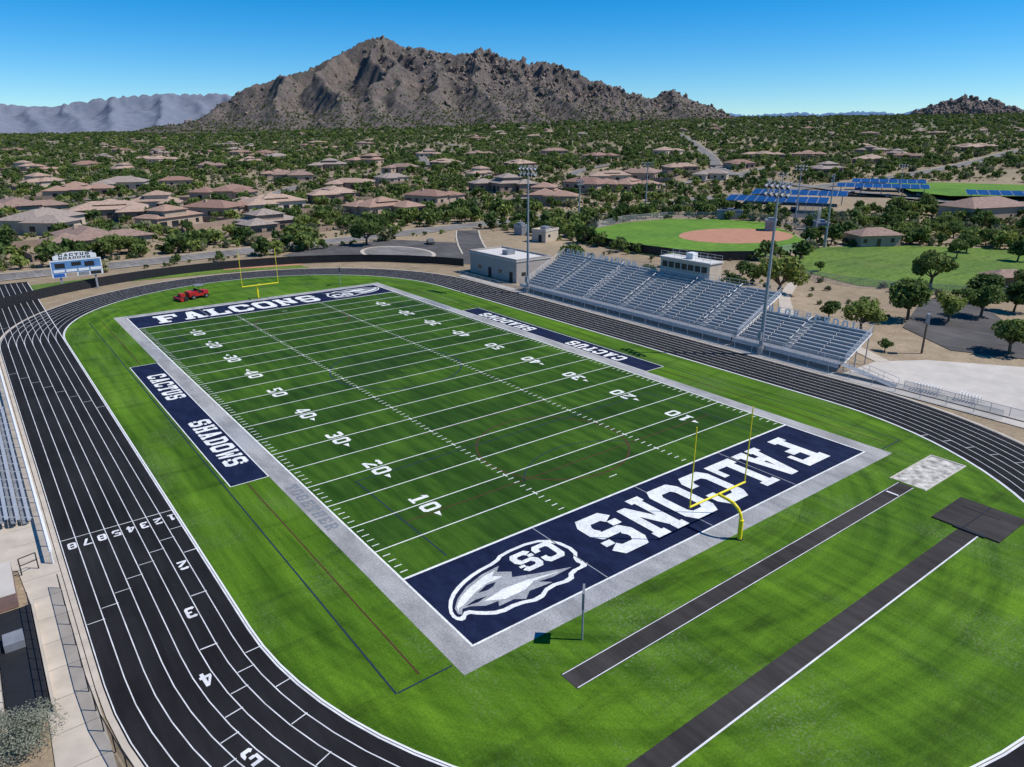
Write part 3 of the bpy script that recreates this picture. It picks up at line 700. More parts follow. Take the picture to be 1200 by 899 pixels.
RD.append((road('road',[(242,196),(260,270),(340,330),(470,360),(640,400)],7,'asphalt_old',.09),5))
RD.append((road('road',[(280,-60),(300,30),(320,120),(350,215),(480,320),(700,520),(1000,800)],9,'asphalt_old',.22),6))
RD.append((road('road',[(260,425),(330,560),(480,700),(560,950)],9,'asphalt_old',.12),6))
# ---------------------------------------------------------------- service buildings
def building(name,x,y,lx,ly,h,rz,wall='block',roof='roofw',doors=True):
    E=empty(name,(x,y,0)); E.rotation_euler=(0,0,rz)
    b=MB(); b.box(-lx/2,lx/2,-ly/2,ly/2,0,h,wall); b.obj('walls',parent=E)
    b=MB(); b.box(-lx/2-.15,lx/2+.15,-ly/2-.15,ly/2+.15,h+.003,h+.2,roof)
    for s in(-1,1):
        b.box(-lx/2-.15,lx/2+.15,s*(ly/2)-.15,s*(ly/2)+.15,h+.203,h+.6,wall); b.box(s*lx/2-.15,s*lx/2+.15,-ly/2+.153,ly/2-.153,h+.203,h+.6,wall)
    b.box(-1.2,1.0,-1,1,h+.203,h+1.2,'alu_d'); b.obj('roof',parent=E)
    b=MB()
    for i in range(int(ly//4)):
        yy=-ly/2+2+i*4; b.box(-lx/2-.03,-lx/2-.003,yy-.6,yy+.6,0 if i%2==0 else 1.4,2.2,'black' if i%2==0 else 'darkglass')
    for i in range(int(lx//4)):
        xx=-lx/2+2+i*4; b.box(xx-.6,xx+.6,-ly/2-.03,-ly/2-.003,0 if i%2 else 1.4,2.2,'alu_d' if i%2 else 'darkglass')
    b.obj('doors_and_windows',parent=E)
building('concession_building',54.6,46,9.5,18,4.6,0)
building('storage_shed',97,84,7,5,3.2,.3,'stucco2')
building('storage_shed',172,56,6,3.5,3,.6,'alu_d','alu')
building('storage_shed',100,100,3,3,2.6,.3,'alu_d','alu')
building('dugout',182,44,9,3.2,2.7,.8,'block','blue')
building('dugout',190,86,9,3.2,2.7,2.3,'block','blue')
def ramada(name,x,y,lx,ly,h,rz,wall='stucco',roof='roof2'):
    E=empty(name,(x,y,float(ter(x,y)))); E.rotation_euler=(0,0,rz)
    b=MB(); b.box(-lx/2+.8,lx/2-.8,-ly/2+.8,ly/2-.8,0,h-.02,wall)
    for i in range(3): b.box(-lx/2+1.6+i*lx/3.3,-lx/2+2.8+i*lx/3.3,-ly/2+.77,-ly/2+.797,.1 if i==1 else 1.1,2.2,'darkglass')
    b.box(-lx/2+.77,-lx/2+.797,-.6,.6,0.05,2.2,'darkglass'); b.obj('walls',parent=E)
    b=MB(); r=lx/2-ly/2
    A=[(-lx/2,-ly/2,h),(lx/2,-ly/2,h),(lx/2,ly/2,h),(-lx/2,ly/2,h)];T0=(-r,0,h+ly*.2);T1=(r,0,h+ly*.2)
    b.poly([A[0],A[1],T1,T0],roof);b.poly([A[1],A[2],T1],roof);b.poly([A[2],A[3],T0,T1],roof);b.poly([A[3],A[0],T0],roof)
    b.poly([(p[0],p[1],p[2]-.01) for p in A[::-1]],wall); b.obj('roof',parent=E)
ramada('snack_bar_building',166,18,14,9,3.2,-.5)
ramada('restroom_building',126,-31,9,6,3,-.6)
ramada('school_building',262,26,30,16,5,-.3,'stucco','roof2')
ramada('school_building',296,2,30,16,5,-.6,'stucco','roof1')
def canopy(x,y,lx,ly,rz,h=4.2):
    E=empty('solar_canopy',(x,y,float(ter(x,y)))); E.rotation_euler=(0,0,rz)
    b=MB(); nx=int(lx/4);ny=int(ly/2)
    P=[(-lx/2,-ly/2,h),(lx/2,-ly/2,h),(lx/2,ly/2,h+ly*.1),(-lx/2,ly/2,h+ly*.1)]
    b.poly(P,'alu_d')
    for i in range(nx):
        for j in range(ny):
            u0=-lx/2+lx*(i+.04)/nx;u1=-lx/2+lx*(i+.96)/nx;v0=-ly/2+ly*(j+.05)/ny;v1=-ly/2+ly*(j+.95)/ny
            zz=lambda vv:h+(vv+ly/2)*.1+.06
            b.poly([(u0,v0,zz(v0)),(u1,v0,zz(v0)),(u1,v1,zz(v1)),(u0,v1,zz(v1))],'solar')
    b.obj('panels',parent=E)
    b=MB()
    for i in range(int(lx/9)+1):
        xx=-lx/2+2+i*(lx-4)/int(lx/9); b.box(xx-.2,xx+.2,-.2,.2,0,h+ly*.05-.05,'steel'); b.tube((xx,-ly/2+.5,h-.05),(xx,ly/2-.5,h+ly*.1-.15),.12,.12,'steel',6)
    b.obj('columns',parent=E)
CAN=[(229,92,40,13,-1.1),(258,100,40,13,-1.1),(312,90,40,12,-1.1),(338,100,34,12,-1.1),(316,36,34,12,-1.1)]
for q in CAN: canopy(*q)
sheet('parking_lot',[[(212,72),(240,122),(300,125),(330,70),(285,60)]],'asphalt',.04)
def car_mesh(col,i):
    k='carpaint%d'%i; M[k]=simple('car_paint_%d'%i,col,0.3,var=.02,spec=.6)
    b=MB(); w=.9
    prof=[(-2.2,.35),(-2.25,.8),(-1.9,.95),(-1.2,1.0),(-.7,1.42),(.7,1.45),(1.45,.98),(2.15,.85),(2.25,.4)]
    for s in(-1,1): b.poly([(p[0],s*w,p[1]) for p in (prof if s<0 else prof[::-1])],k)
    for a,c in zip(prof,prof[1:]+prof[:1]): b.poly([(a[0],-w,a[1]),(a[0],w,a[1]),(c[0],w,c[1]),(c[0],-w,c[1])],k)
    for s in(-1,1): b.poly([(x,s*(w+.01),z) for x,z in((-1.05,1.02),(-.65,1.36),(.65,1.38),(1.2,1.02))][::s],'darkglass')
    b.poly([(.78,-.8,1.425),(.78,.8,1.425),(1.42,.8,1.02),(1.42,-.8,1.02)],'darkglass')
    for x in(-1.4,1.4):
        for s in(-1,1): b.tube((x,s*.72,.33),(x,s*.93,.33),.33,.33,'rubber',12)
    return b.mesh('parked_car')
CM=[car_mesh(c,i) for i,c in enumerate([(.7,.7,.7),(.03,.03,.035),(.3,.31,.33),(.12,.11,.10),(.06,.1,.25)])]
for i in range(26):
    q=CAN[i%5]; t=random.uniform(-.45,.45)*q[2]; s=random.choice([-4,4])
    x=q[0]+t*math.cos(q[4])-s*math.sin(q[4]);y=q[1]+t*math.sin(q[4])+s*math.cos(q[4])
    place(random.choice(CM),'parked_car',(x,y,float(ter(x,y))+.05),q[4]+math.pi/2)
for x,y,r in((66,100,1.2),(230,141,-.1),(112,-55,.5),(105,-66,.6)): place(random.choice(CM),'parked_car',(x,y,.06),r)
# ---------------------------------------------------------------- houses
def house_mesh(i):
    r=random.Random(i+3); b=MB(); roof='roof%d'%(i%6); wall=['stucco','stucco2','stucco','stucco3'][i%4]
    def wing(cx,cy,lx,ly,h,e=.7,rf=.32):
        x0,x1,y0,y1=cx-lx/2,cx+lx/2,cy-ly/2,cy+ly/2
        b.box(x0,x1,y0,y1,-1,h-.12,wall)
        a0,a1,c0,c1=x0-e,x1+e,y0-e,y1+e; hh=min(a1-a0,c1-c0)/2*rf; q=min(a1-a0,c1-c0)/2
        if lx>=ly: T0=(a0+q,cy,h+hh);T1=(a1-q+.01,cy,h+hh)
        else: T0=(cx,c0+q,h+hh);T1=(cx,c1-q+.01,h+hh)
        A=[(a0,c0,h-.1),(a1,c0,h-.1),(a1,c1,h-.1),(a0,c1,h-.1)]
        if lx>=ly:
            b.poly([A[0],A[1],T1,T0],roof);b.poly([A[1],A[2],T1],roof);b.poly([A[2],A[3],T0,T1],roof);b.poly([A[3],A[0],T0],roof)
        else:
            b.poly([A[0],A[1],T0],roof);b.poly([A[1],A[2],T1,T0],roof);b.poly([A[2],A[3],T1],roof);b.poly([A[3],A[0],T0,T1],roof)
        b.poly([(p[0],p[1],p[2]-.005) for p in A[::-1]],wall)
        n=max(1,int(lx/4))
        for j in range(n):
            xx=x0+lx*(j+.5)/n
            for (ya,s) in((y0,-1),(y1,1)):
                wv=r.choice([.7,1.0,1.4]); b.box(xx-wv,xx+wv,ya-.04 if s<0 else ya+.003,ya-.003 if s<0 else ya+.04,.9 if wv<1.2 else .1,2.3,'darkglass')
        n=max(1,int(ly/5))
        for j in range(n):
            yy=y0+ly*(j+.5)/n
            for (xa,s) in((x0,-1),(x1,1)):
                b.box(xa-.04 if s<0 else xa+.003,xa-.003 if s<0 else xa+.04,yy-.8,yy+.8,.9,2.2,'darkglass')
    wing(0,0,r.uniform(16,22),r.uniform(9,12),3.5+.02*i)
    wing(r.choice([-1,1])*r.uniform(5,7.5),r.uniform(-7.5,-6),r.uniform(7,9),r.uniform(9,12),3.2+.013*i)
    if i%4!=2: wing(r.choice([-1,1])*r.uniform(4,7.5),r.uniform(5.5,7),r.uniform(7,10),r.uniform(8,9),3.32+.017*i)
    if i%3==0: wing(0.5,0.3,8,7,4.8)
    if i%5==1: wing(1.5,1,9,8,5.8)
    b.box(2,2.8,1,1.9,3,5.8,wall)
    for (xa,xb,ya,yb) in((-14,14,15,15.2),(-14,-13.8,6,14.99),(13.8,14,6,14.99)): b.box(xa,xb,ya,yb,-1,1.7,'stucco3')
    return b.mesh('desert_house')
HM=[house_mesh(i) for i in range(12)]
near=[(6.8,440),(9.7,478),(12.9,490),(8.5,326),(6.8,243),(11.3,359),(12.1,290),(18.7,262),(16.4,393),(19.2,330),(21.3,495),(24.9,428),(27.1,305),(28,463),(30.8,346),(32.1,600),(28.9,550),(34.6,490),(39.8,346),(36.6,400),(42.9,404),(44.8,455),(47.3,470),(49.8,530),(46.1,404),(52.2,478),(54,570),(37.8,570),(34.6,720),(30.8,740),(26.4,650),(23.4,600),(43.6,650),(48.6,740),(40.4,740),(55.7,680),(58.6,700),(4.5,300),(15.2,318),(23.6,372),(3.2,360),(5,520)]
HP=[]
for (bg_,d) in near: HP.append(polar(bg_,d))
tries=0
while len(HP)<150 and tries<6000:
    tries+=1
    d=520+ (random.random()**.9)*2000; bg_=random.uniform(0,75)
    if bg_>60 and d<560: continue
    x,y=polar(bg_,d)
    if 205<x<460 and -20<y<130: continue
    if y<140: continue
    if math.sin(x*.006+1)+math.sin(y*.008)<-.35: continue
    if any(np.min(np.hypot(P_[:,0]-x,P_[:,1]-y))<w_+13 for P_,w_ in RD): continue
    if all((x-a)**2+(y-c)**2>(38 if d<900 else 50)**2 for a,c in HP): HP.append((x,y))
for i,(x,y) in enumerate(HP):
    k=(i*5)%12
    s=random.uniform(1.0,1.3) if i<len(near) else random.uniform(.85,1.15)
    place(HM[k],'desert_house',(x,y,float(ter(x,y))),random.uniform(0,6.28),sc=s)
# ---------------------------------------------------------------- vegetation
def crown(b,n,leaf,k,nc,rad=(.5,.5,.42),zc=.55,seed=0,sz=.07):
    r=np.random.default_rng(seed)
    cs=[]
    for i in range(nc):
        a=r.uniform(0,6.28);rr=r.uniform(.1,.75)**.8; zz=r.uniform(-.55,.8)
        q=math.sqrt(max(.1,1-zz*zz*.8)); cs.append((rad[0]*rr*q*math.cos(a),rad[1]*rr*q*math.sin(a),zc+rad[2]*zz*.8,r.uniform(.14,.26)))
    for i in range(n):
        c=cs[r.integers(nc)]; d=r.normal(size=3); d/=np.linalg.norm(d); rr=c[3]*r.uniform(.65,1.05)
        p=np.array(c[:3])+d*rr*np.array([1,1,.8])
        nrm=d+r.normal(size=3)*.5; nrm/=np.linalg.norm(nrm)
        t=np.cross(nrm,r.normal(size=3)); t/=np.linalg.norm(t); u=np.cross(nrm,t); s=sz*r.uniform(.6,1.3)
        b.poly([p-t*s-u*s*.6,p+t*s-u*s*.6,p+t*s*.7+u*s*.7,p-t*s*.7+u*s*.6],k)
    return cs
def tree_mesh(name,n,k,nc,seed,sz,rad,zc,trunk=True,tr=.022):
    b=MB(); cs=crown(b,n,None,k,nc,rad,zc,seed,sz)
    if trunk:
        b.tube((0,0,-.02),(.01,.02,zc*.45),tr*1.3,tr,'bark',6)
        for c in cs[:7]: b.tube((.01,.02,zc*.42),c[:3],tr*.7,tr*.25,'bark',5,False)
    return b.mesh(name)
srccol=bpy.data.collections.new('shrub_source')
for i,(k,rad,zc) in enumerate([('leaf0',(.5,.5,.33),.42),('leaf1',(.52,.48,.36),.42),('leaf2',(.5,.5,.28),.26),('leaf1',(.45,.5,.4),.5),('leaf0',(.55,.45,.3),.36),('leaf2',(.5,.55,.3),.3)]):
    me=tree_mesh('desert_shrub',150,k,9,100+i,.09,rad,zc); o=bpy.data.objects.new('shrub_variant_%d'%i,me); srccol.objects.link(o)
rockcol=bpy.data.collections.new('boulder_source')
import mathutils
for i in range(4):
    bm=bmesh.new(); bmesh.ops.create_icosphere(bm,subdivisions=2,radius=.5)
    for vv in bm.verts:
        nn=mathutils.noise.noise(vv.co*2.6+mathutils.Vector((i*7,0,0))); vv.co*= (1+.75*nn); vv.co.x*=1.2 if i%2 else .85; vv.co.z*=[1.0,1.4,.8,1.2][i]
    me=bpy.data.meshes.new('boulder'); bm.to_mesh(me); bm.free(); me.materials.append(M['boulder']); rockcol.objects.link(bpy.data.objects.new('boulder_variant_%d'%i,me))
def scatter(name,pts,sc,rz,idx,col):
    me=bpy.data.meshes.new(name); me.from_pydata([tuple(p) for p in pts],[],[])
    for nm,t,a in(('sc','FLOAT',sc),('rz','FLOAT',rz),('idx','INT',idx)):
        at=me.attributes.new(nm,t,'POINT'); at.data.foreach_set('value',a)
    o=place(me,name); g=bpy.data.node_groups.new(name+'_gn','GeometryNodeTree')
    g.interface.new_socket('Geometry',in_out='INPUT',socket_type='NodeSocketGeometry'); g.interface.new_socket('Geometry',in_out='OUTPUT',socket_type='NodeSocketGeometry')
    gi=g.nodes.new('NodeGroupInput');go=g.nodes.new('NodeGroupOutput'); ip=g.nodes.new('GeometryNodeInstanceOnPoints'); ci=g.nodes.new('GeometryNodeCollectionInfo')
    ci.inputs[0].default_value=col; ci.inputs['Separate Children'].default_value=True; ci.inputs['Reset Children'].default_value=True
    def na(nm,t):
        n=g.nodes.new('GeometryNodeInputNamedAttribute'); n.data_type=t; n.inputs[0].default_value=nm; return n.outputs[0]
    g.links.new(gi.outputs[0],ip.inputs['Points']); g.links.new(ci.outputs[0],ip.inputs['Instance']); ip.inputs['Pick Instance'].default_value=True
    g.links.new(na('idx','INT'),ip.inputs['Instance Index']); cx=g.nodes.new('ShaderNodeCombineXYZ'); g.links.new(na('rz','FLOAT'),cx.inputs[2]); g.links.new(cx.outputs[0],ip.inputs['Rotation'])
    g.links.new(na('sc','FLOAT'),ip.inputs['Scale']); g.links.new(ip.outputs[0],go.inputs[0])
    md=o.modifiers.new('scatter','NODES'); md.node_group=g; return o
def inpoly(x,y,P):
    P=np.array(P);c=np.zeros(len(x),bool);j=len(P)-1
    for i in range(len(P)):
        m=((P[i,1]>y)!=(P[j,1]>y))&(x<(P[j,0]-P[i,0])*(y-P[i,1])/(P[j,1]-P[i,1]+1e-9)+P[i,0]); c^=m; j=i
    return c
EXCL=[[(-60,-120),(-60,112),(-20,108),(20,108),(75,118),(100,110),(100,84),(100,40),(114,22),(112,8),(104,-22),(75,-30),(66,-42),(75,-60),(60,-120)],
      bf,[(113,10),(149,25),(170,14),(190,-20),(163,-45),(128,-38),(106,-10)],[(205,65),(240,125),(300,130),(355,125),(365,70),(340,15),(290,15),(270,60)],[(374,118),(440,75),(340,30),(309,58),(322,80)],
      [(46,-100),(46,-35),(70,-44),(80,-30),(105,-24),(130,-45),(140,-100)]]
def veg(n,r0,r1,pw,smin,smax,name,b0=-4,b1=80,seed=1,hclear=13,power=1.8,thin=.4):
    r=np.random.default_rng(seed)
    rr=(r.uniform(r0**pw,r1**pw,n))**(1/pw); bb=np.radians(r.uniform(b0,b1,n)); x=CX+rr*np.sin(bb);y=CY+rr*np.cos(bb)
    keep=np.ones(n,bool)
    for P_ in EXCL: keep&=~inpoly(x,y,P_)
    for P_,w_ in RD:
        for k in range(len(P_)-1):
            a=P_[k];d=P_[k+1]-a; t=np.clip(((x-a[0])*d[0]+(y-a[1])*d[1])/(d@d),0,1)
            keep&=np.hypot(x-a[0]-t*d[0],y-a[1]-t*d[1])>w_+.8
    lot=np.zeros(n,bool)
    for q in HP:
        dq=np.hypot(x-q[0],y-q[1]); keep&=dq>hclear
        lot|=dq<hclear+13
    keep&=~(lot&(r.random(n)<thin))      # thinner planting on the house lots
    cl=np.sin(x*.021+1.3)*np.sin(y*.017+.4)+np.sin(x*.007+y*.011)*.8+r.normal(size=n)*.9
    keep&=cl>-1.0
    x=x[keep];y=y[keep];k=len(x); s=smin+(smax-smin)*r.random(k)**power
    idx=r.choice(6,k,p=[.25,.20,.16,.15,.15,.09])
    return scatter(name,np.stack([x,y,ter(x,y)-.1],1),s,r.uniform(0,6.28,k),idx,srccol)
veg(10500,190,700,1.6,2.6,7.4,'desert_shrubs',seed=1)
veg(15000,150,520,1.6,.7,2.2,'desert_brush',seed=9)
veg(17500,650,1700,1.5,2.6,8.5,'desert_scrub',seed=2)
veg(21000,1600,4300,1.4,5,14,'distant_scrub',seed=3,hclear=16)
TM=[tree_mesh('desert_tree',1500,['leaf0','leaf1','leaf1','leaf0'][i],14,200+i,.042,(.52,.5,.36),.55,tr=.03) for i in range(4)]
TR=[(85,-5,7.7),(90,5,4.5),(84,-31,7.4),(70,-30,5.4),(117,-20,7.6),(75,-50,5.6),(105,-40,5.4),(71,43,6.2),(161,-7,4.8),(172,-5,5.0),(167,-19,5.3),(133,-31,3.5),(252,53,7.1),(275,52,7.0),(228,10,4.2),(205,36,4.1),(115,4,2.4),(62,-38,1.9),(247,65,5.0),(229,25,4.0),(50,110,7.5),(63,130,6.7),(37,111,2.8),(-14,132,6.2),(-9,136,5.0),(-20,137,4.4),(51,172,6.0),(46,149,6.0),(24,153,4.0),(16,175,4.2),(15,150,3.6),(92,145,5.5),(103,137,5.4),(130,152,7.3),(-22,133,4.4),(88,-36,5.0),(190,-5,5),(200,10,5),(185,-25,5),(150,-45,5.5),(140,-52,5),
    (96,-38,6.0),(110,-33,5.5),(122,-36,5.0),(82,-58,5.5),(79,2,4.0),(96,12,3.5),(178,10,5.5),(186,20,5),(212,50,5),(74,-22,3.2),(78,24,3.0),(92,30,3.6),(196,100,6),(160,112,6),(143,113,5.5),(120,108,5.0)]
for i,(x,y,h) in enumerate(TR): place(TM[i%4],'desert_tree',(x,y,float(ter(x,y))-.02),random.uniform(0,6.28),sc=(h*random.uniform(1.0,1.3),h*1.15,h*1.08))
r=np.random.default_rng(4)
pts=[(x,y) for x,y in zip(r.uniform(64,112,120),r.uniform(-30,60,120)) if not(101<x and y>22) and x>66][:80]
scatter('dirt_lot_brush',[(x,y,-.05) for x,y in pts],r.uniform(.6,2.0,len(pts)),r.uniform(0,6,len(pts)),r.choice([2,5,0],len(pts)),srccol)
b=MB(); crown(b,9000,None,'leaf_sage',34,(.5,.5,.42),.38,5,.011)
o=b.obj('sage_bush',(-48.2,-46.6,0)); o.scale=(4.1,4.4,2.7)
b=MB(); crown(b,2500,None,'leaf_sage',18,(.5,.5,.42),.38,6,.018)
o=b.obj('sage_bush',(-49.8,-52,0)); o.scale=(2.6,2.4,1.7)
# ---------------------------------------------------------------- mountains
tab=rng.random((512,512))
def vn(x,y,s):
    x=x+s*37.7;y=y+s*91.3; xi=np.floor(x).astype(int);yi=np.floor(y).astype(int);fx=x-xi;fy=y-yi
    fx=fx*fx*(3-2*fx);fy=fy*fy*(3-2*fy); g=lambda a,c:tab[a%512,c%512]
    return (g(xi,yi)*(1-fx)+g(xi+1,yi)*fx)*(1-fy)+(g(xi,yi+1)*(1-fx)+g(xi+1,yi+1)*fx)*fy
def rid(x,y,wl,o,s,gain=.55):
    t=0;a=1;tot=0
    for i in range(o):
        n=1-abs(2*vn(x/wl,y/wl,s+i)-1); t=t+a*n*n; tot+=a; a*=gain; wl/=2.03
    return t/tot
def mountain(name,x0,x1,y0,y1,step,segs,mat,nz=.3,crag=9,cfun=None,c=1.9,wl=420,warp=1):
    nx=int((x1-x0)/step);ny=int((y1-y0)/step); X,Y=np.meshgrid(np.linspace(x0,x1,nx),np.linspace(y0,y1,ny))
    wx=X+warp*(90*(vn(X/300,Y/300,5)-.5)+36*(vn(X/90,Y/90,6)-.5)+12*(vn(X/30,Y/30,16)-.5));wy=Y+warp*(90*(vn(X/300,Y/300,7)-.5)+36*(vn(X/90,Y/90,8)-.5)+12*(vn(X/30,Y/30,18)-.5))
    H=np.zeros_like(X);Dm=np.full_like(X,1e9)
    for (ax,ay,az),(bx,by,bz) in segs:
        dx,dy=bx-ax,by-ay;L2=dx*dx+dy*dy; t=np.clip(((wx-ax)*dx+(wy-ay)*dy)/L2,0,1)
        d=np.hypot(wx-ax-t*dx,wy-ay-t*dy); zt=np.maximum(az+(bz-az)*t,1)
        D=2.3*zt*(c/1.6)+120
        h=zt*np.exp(-np.maximum(d-4,0)/(c*zt+25))*np.clip((D-d)/(.6*D),0,1); H=np.maximum(H,h); Dm=np.minimum(Dm,d)
    n1=rid(wx,wy,wl,7,1,.54); amp=nz*(1-np.exp(-Dm/90))
    H2=H*(1-amp*(1-n1)*1.7)
    cr=rid(X,Y,70,5,11,.6); H2+= crag*(cr-.5)*np.clip(H/70,0,1)
    if cfun is not None: H2+=cfun(X,Y,H)
    Z=ter(X,Y)+H2-12
    v=np.stack([X,Y,Z],-1).reshape(-1,3); i=np.arange(nx*ny).reshape(ny,nx)
    F=np.stack([i[:-1,:-1],i[:-1,1:],i[1:,1:],i[1:,:-1]],-1).reshape(-1,4)
    F=F[(H2.reshape(-1)[F].max(1)>4)]
    me=bpy.data.meshes.new(name); me.vertices.add(len(v)); me.vertices.foreach_set('co',v.ravel()); me.loops.add(F.size); me.loops.foreach_set('vertex_index',F.ravel())
    me.polygons.add(len(F)); me.polygons.foreach_set('loop_start',np.arange(0,F.size,4)); me.polygons.foreach_set('loop_total',np.full(len(F),4)); me.update(calc_edges=True); me.validate()
    me.materials.append(M[mat]); place(me,name); return X,Y,Z,H2
ridge=[(965,3264,85),(1051,3237,133),(1192,3187,213),(1314,3139,283),(1435,3085,363),(1520,3044,412),(1570,3018,432),(1617,2993,400),(1681,2958,391),(1745,2920,385),(1809,2882,368),(1888,2831,355),(1951,2788,386),(2012,2744,368),(2073,2699,334),(2192,2605,326),(2308,2504,268),(2364,2452,252),(2419,2398,214),(2474,2343,167),(2526,2288,159),(2562,2248,190),(2599,2207,203),(2636,2162,157),(2697,2088,107)]
rz=[(x,y,z-float(ter(x,y))+15) for x,y,z in ridge]
segs=list(zip(rz[:-1],rz[1:]))
def spur(i,end,hm=.5,tm=.4,bend=60):
    a=np.array(rz[i]);e=np.array([end[0],end[1],12.]); m=a*(1-tm)+e*tm; m[2]=a[2]*hm; m[0]+=bend
    m2=a*(1-.72)+e*.72; m2[2]=a[2]*hm*.45; m2[0]-=bend*.3
    segs.extend([(tuple(a),tuple(m)),(tuple(m),tuple(m2)),(tuple(m2),tuple(e))])
spur(2,(960,2560),.45);spur(4,(1040,2280),.50,.4,-60);spur(6,(1120,2150),.62,.35,80);spur(6,(1320,2350),.7,.4,-60);spur(9,(1290,2080),.66,.38,50)
spur(12,(1430,1980),.55,.4,-40);spur(14,(1560,1880),.6,.35,60);spur(15,(1700,1760),.55,.4,-40);spur(17,(1800,1700),.5,.4,40);spur(19,(1950,1650),.5);spur(22,(2200,1700),.45,.4,-40)
spur(6,(1900,3700),.5);spur(12,(2400,3500),.5)
def crags(X,Y,H):
    w=.2+.8*np.clip((X-1650)/400,0,1)*np.clip(H/160,0.2,1); r=rid(X,Y,42,4,21,.6); return w*np.clip(H/110,0,1)*(r-.45)*38
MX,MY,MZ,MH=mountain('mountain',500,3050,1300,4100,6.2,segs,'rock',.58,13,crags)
r=np.random.default_rng(12); flat=np.flatnonzero((MH.ravel()>14))
pr=r.choice(flat,20000); hx=MX.ravel()[pr];hy=MY.ravel()[pr];hz=MZ.ravel()[pr];hh=MH.ravel()[pr]
k=r.random(len(pr))<np.clip(1.1-hh/180,.08,1); hx,hy,hz=hx[k],hy[k],hz[k]
scatter('mountain_scrub',np.stack([hx+r.uniform(-3,3,len(hx)),hy+r.uniform(-3,3,len(hx)),hz-.5],1),r.uniform(4,9,len(hx)),r.uniform(0,6,len(hx)),r.choice([1,3,2,4,0,5],len(hx)),srccol)
pr=r.choice(flat,13000); hx=MX.ravel()[pr];hy=MY.ravel()[pr];hz=MZ.ravel()[pr];hh=MH.ravel()[pr]
k=r.random(len(pr))<np.clip((hh/220),.05,1)*np.clip((hx-1350)/700,.1,1); hx,hy,hz=hx[k],hy[k],hz[k]
scatter('mountain_boulders',np.stack([hx,hy,hz-1],1),6+18*r.random(len(hx))**2,r.uniform(0,6,len(hx)),r.integers(0,4,len(hx)),rockcol)
def P3(bg,d,h): 
    x,y=polar(bg,d); return (x,y,h-float(ter(x,y))+15)
lr=[P3(*q) for q in [(-10,9000,430),(-6,9000,380),(-2,9000,300),(0.5,9000,330),(3.4,9000,346),(5.2,9000,292),(7.1,9000,333),(10,9000,408),(13.1,9000,443),(17,9000,450),(18.7,9000,358),(22.2,9000,242),(27,9000,220)]]
s2=list(zip(lr[:-1],lr[1:])); 
for i in range(1,12):
    a=lr[i]; bgs=[-6,-2,.5,3.4,5.2,7.1,10,13.1,17,18.7,22.2,27][i-1]; e=P3(bgs+random.uniform(-1,1),7600,60); s2.append((a,e))
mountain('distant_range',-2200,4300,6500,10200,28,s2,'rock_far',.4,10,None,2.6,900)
rr_=[P3(q[0],12000,q[1]) for q in [(44,420),(49.2,370),(51.6,330),(54.6,280),(57.4,320),(59,290),(61.8,320),(64.4,280),(65.2,340),(66.4,255),(70.2,300),(75.3,310),(80,330)]]
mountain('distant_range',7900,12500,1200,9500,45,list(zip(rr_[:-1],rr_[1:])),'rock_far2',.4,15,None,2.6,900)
rh=[P3(*q) for q in [(64.9,4300,118),(66,4300,134),(66.7,4300,172),(67.4,4300,187),(68.4,4300,158),(69.5,4300,144),(70.5,4300,112)]]
def cr2(X,Y,H): return np.clip(H/40,0,1)*(rid(X,Y,34,4,31)-.45)*30
HX,HY,HZ,HH=mountain('rock_hill',3600,4300,1100,2000,5,list(zip(rh[:-1],rh[1:])),'boulder',.4,6,cr2,1.1,150,.5)
flat=np.flatnonzero(HH.ravel()>18); pr=r.choice(flat,1500)
scatter('hill_boulders',np.stack([HX.ravel()[pr],HY.ravel()[pr],HZ.ravel()[pr]],1),8+18*r.random(1500)**2,r.uniform(0,6,1500),r.integers(0,4,1500),rockcol)
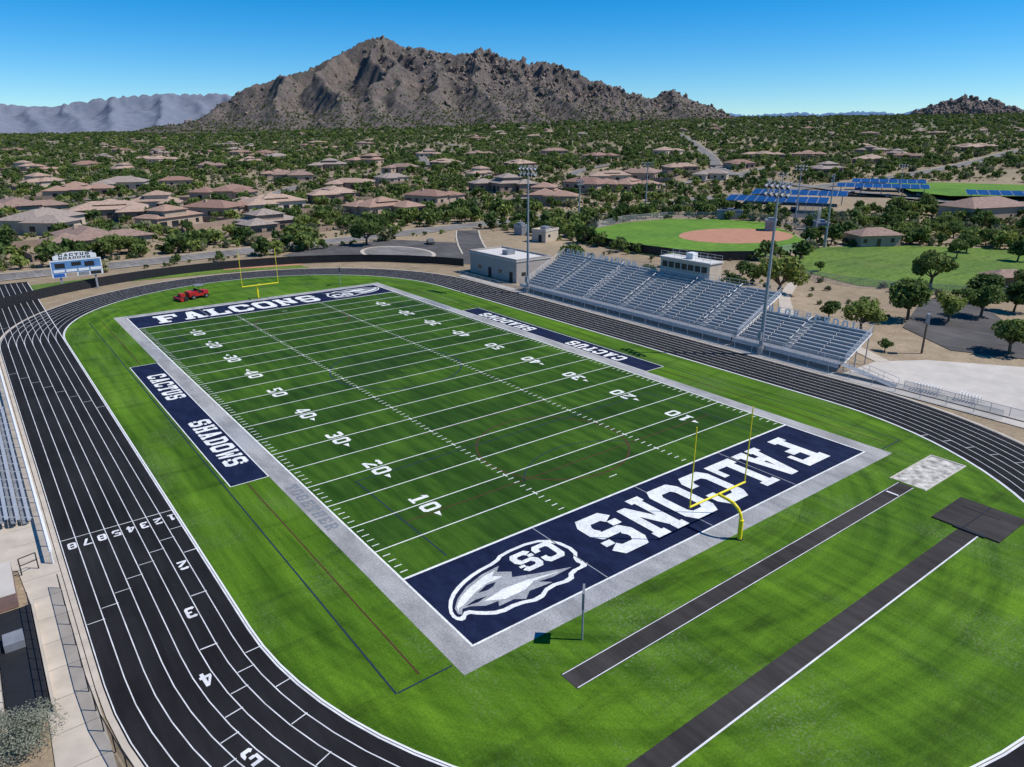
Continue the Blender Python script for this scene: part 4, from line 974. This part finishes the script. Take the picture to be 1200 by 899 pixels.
# ---------------------------------------------------------------- sky, sun, camera
w=bpy.data.worlds.new('World'); scene.world=w; w.use_nodes=True; nt=w.node_tree; bg=nt.nodes['Background']
sk=nt.nodes.new('ShaderNodeTexSky'); sk.sky_type='NISHITA'; sk.sun_disc=False
el=math.radians(52); az=math.radians(131)
sk.sun_elevation=el; sk.sun_rotation=az; sk.altitude=1500; sk.air_density=1.0; sk.dust_density=.0; sk.ozone_density=3.0
hs=nt.nodes.new('ShaderNodeHueSaturation'); hs.inputs['Saturation'].default_value=1.35; hs.inputs['Value'].default_value=1.2
tint=mix(nt,1.0,sk.outputs[0],(0.80,0.98,1.14),'MULTIPLY')
nt.links.new(tint,hs.inputs['Color']); nt.links.new(hs.outputs[0],bg.inputs[0]); bg.inputs[1].default_value=.095
sd=bpy.data.lights.new('sun','SUN'); sd.energy=5.0; sd.angle=math.radians(.53); sd.color=(1,.96,.9); so=bpy.data.objects.new('sun',sd); scene.collection.objects.link(so)
d=mathutils.Vector((-math.sin(az)*math.cos(el),-math.cos(az)*math.cos(el),-math.sin(el))); so.rotation_euler=d.to_track_quat('-Z','Y').to_euler(); so.location=(0,0,200)
cam=bpy.data.cameras.new('camera'); co=bpy.data.objects.new('camera',cam); scene.collection.objects.link(co); scene.camera=co
cam.sensor_width=36; cam.lens=842.6/1200*36; cam.clip_start=.5; cam.clip_end=60000
yaw,pit,rol=.6486,.335,-.0037
a,bb=math.cos(yaw),math.sin(yaw);cp,sp=math.cos(pit),math.sin(pit)
fw=np.array([bb*cp,a*cp,-sp]);r0=np.array([a,-bb,0]);u0=np.cross(r0,fw); r_=math.cos(rol)*r0+math.sin(rol)*u0;u_=-math.sin(rol)*r0+math.cos(rol)*u0
co.matrix_world=mathutils.Matrix(((r_[0],u_[0],-fw[0],-45.31),(r_[1],u_[1],-fw[1],-86.77),(r_[2],u_[2],-fw[2],31.09),(0,0,0,1)))
scene.view_settings.view_transform='Standard'; scene.view_settings.look='None'; scene.view_settings.exposure=0
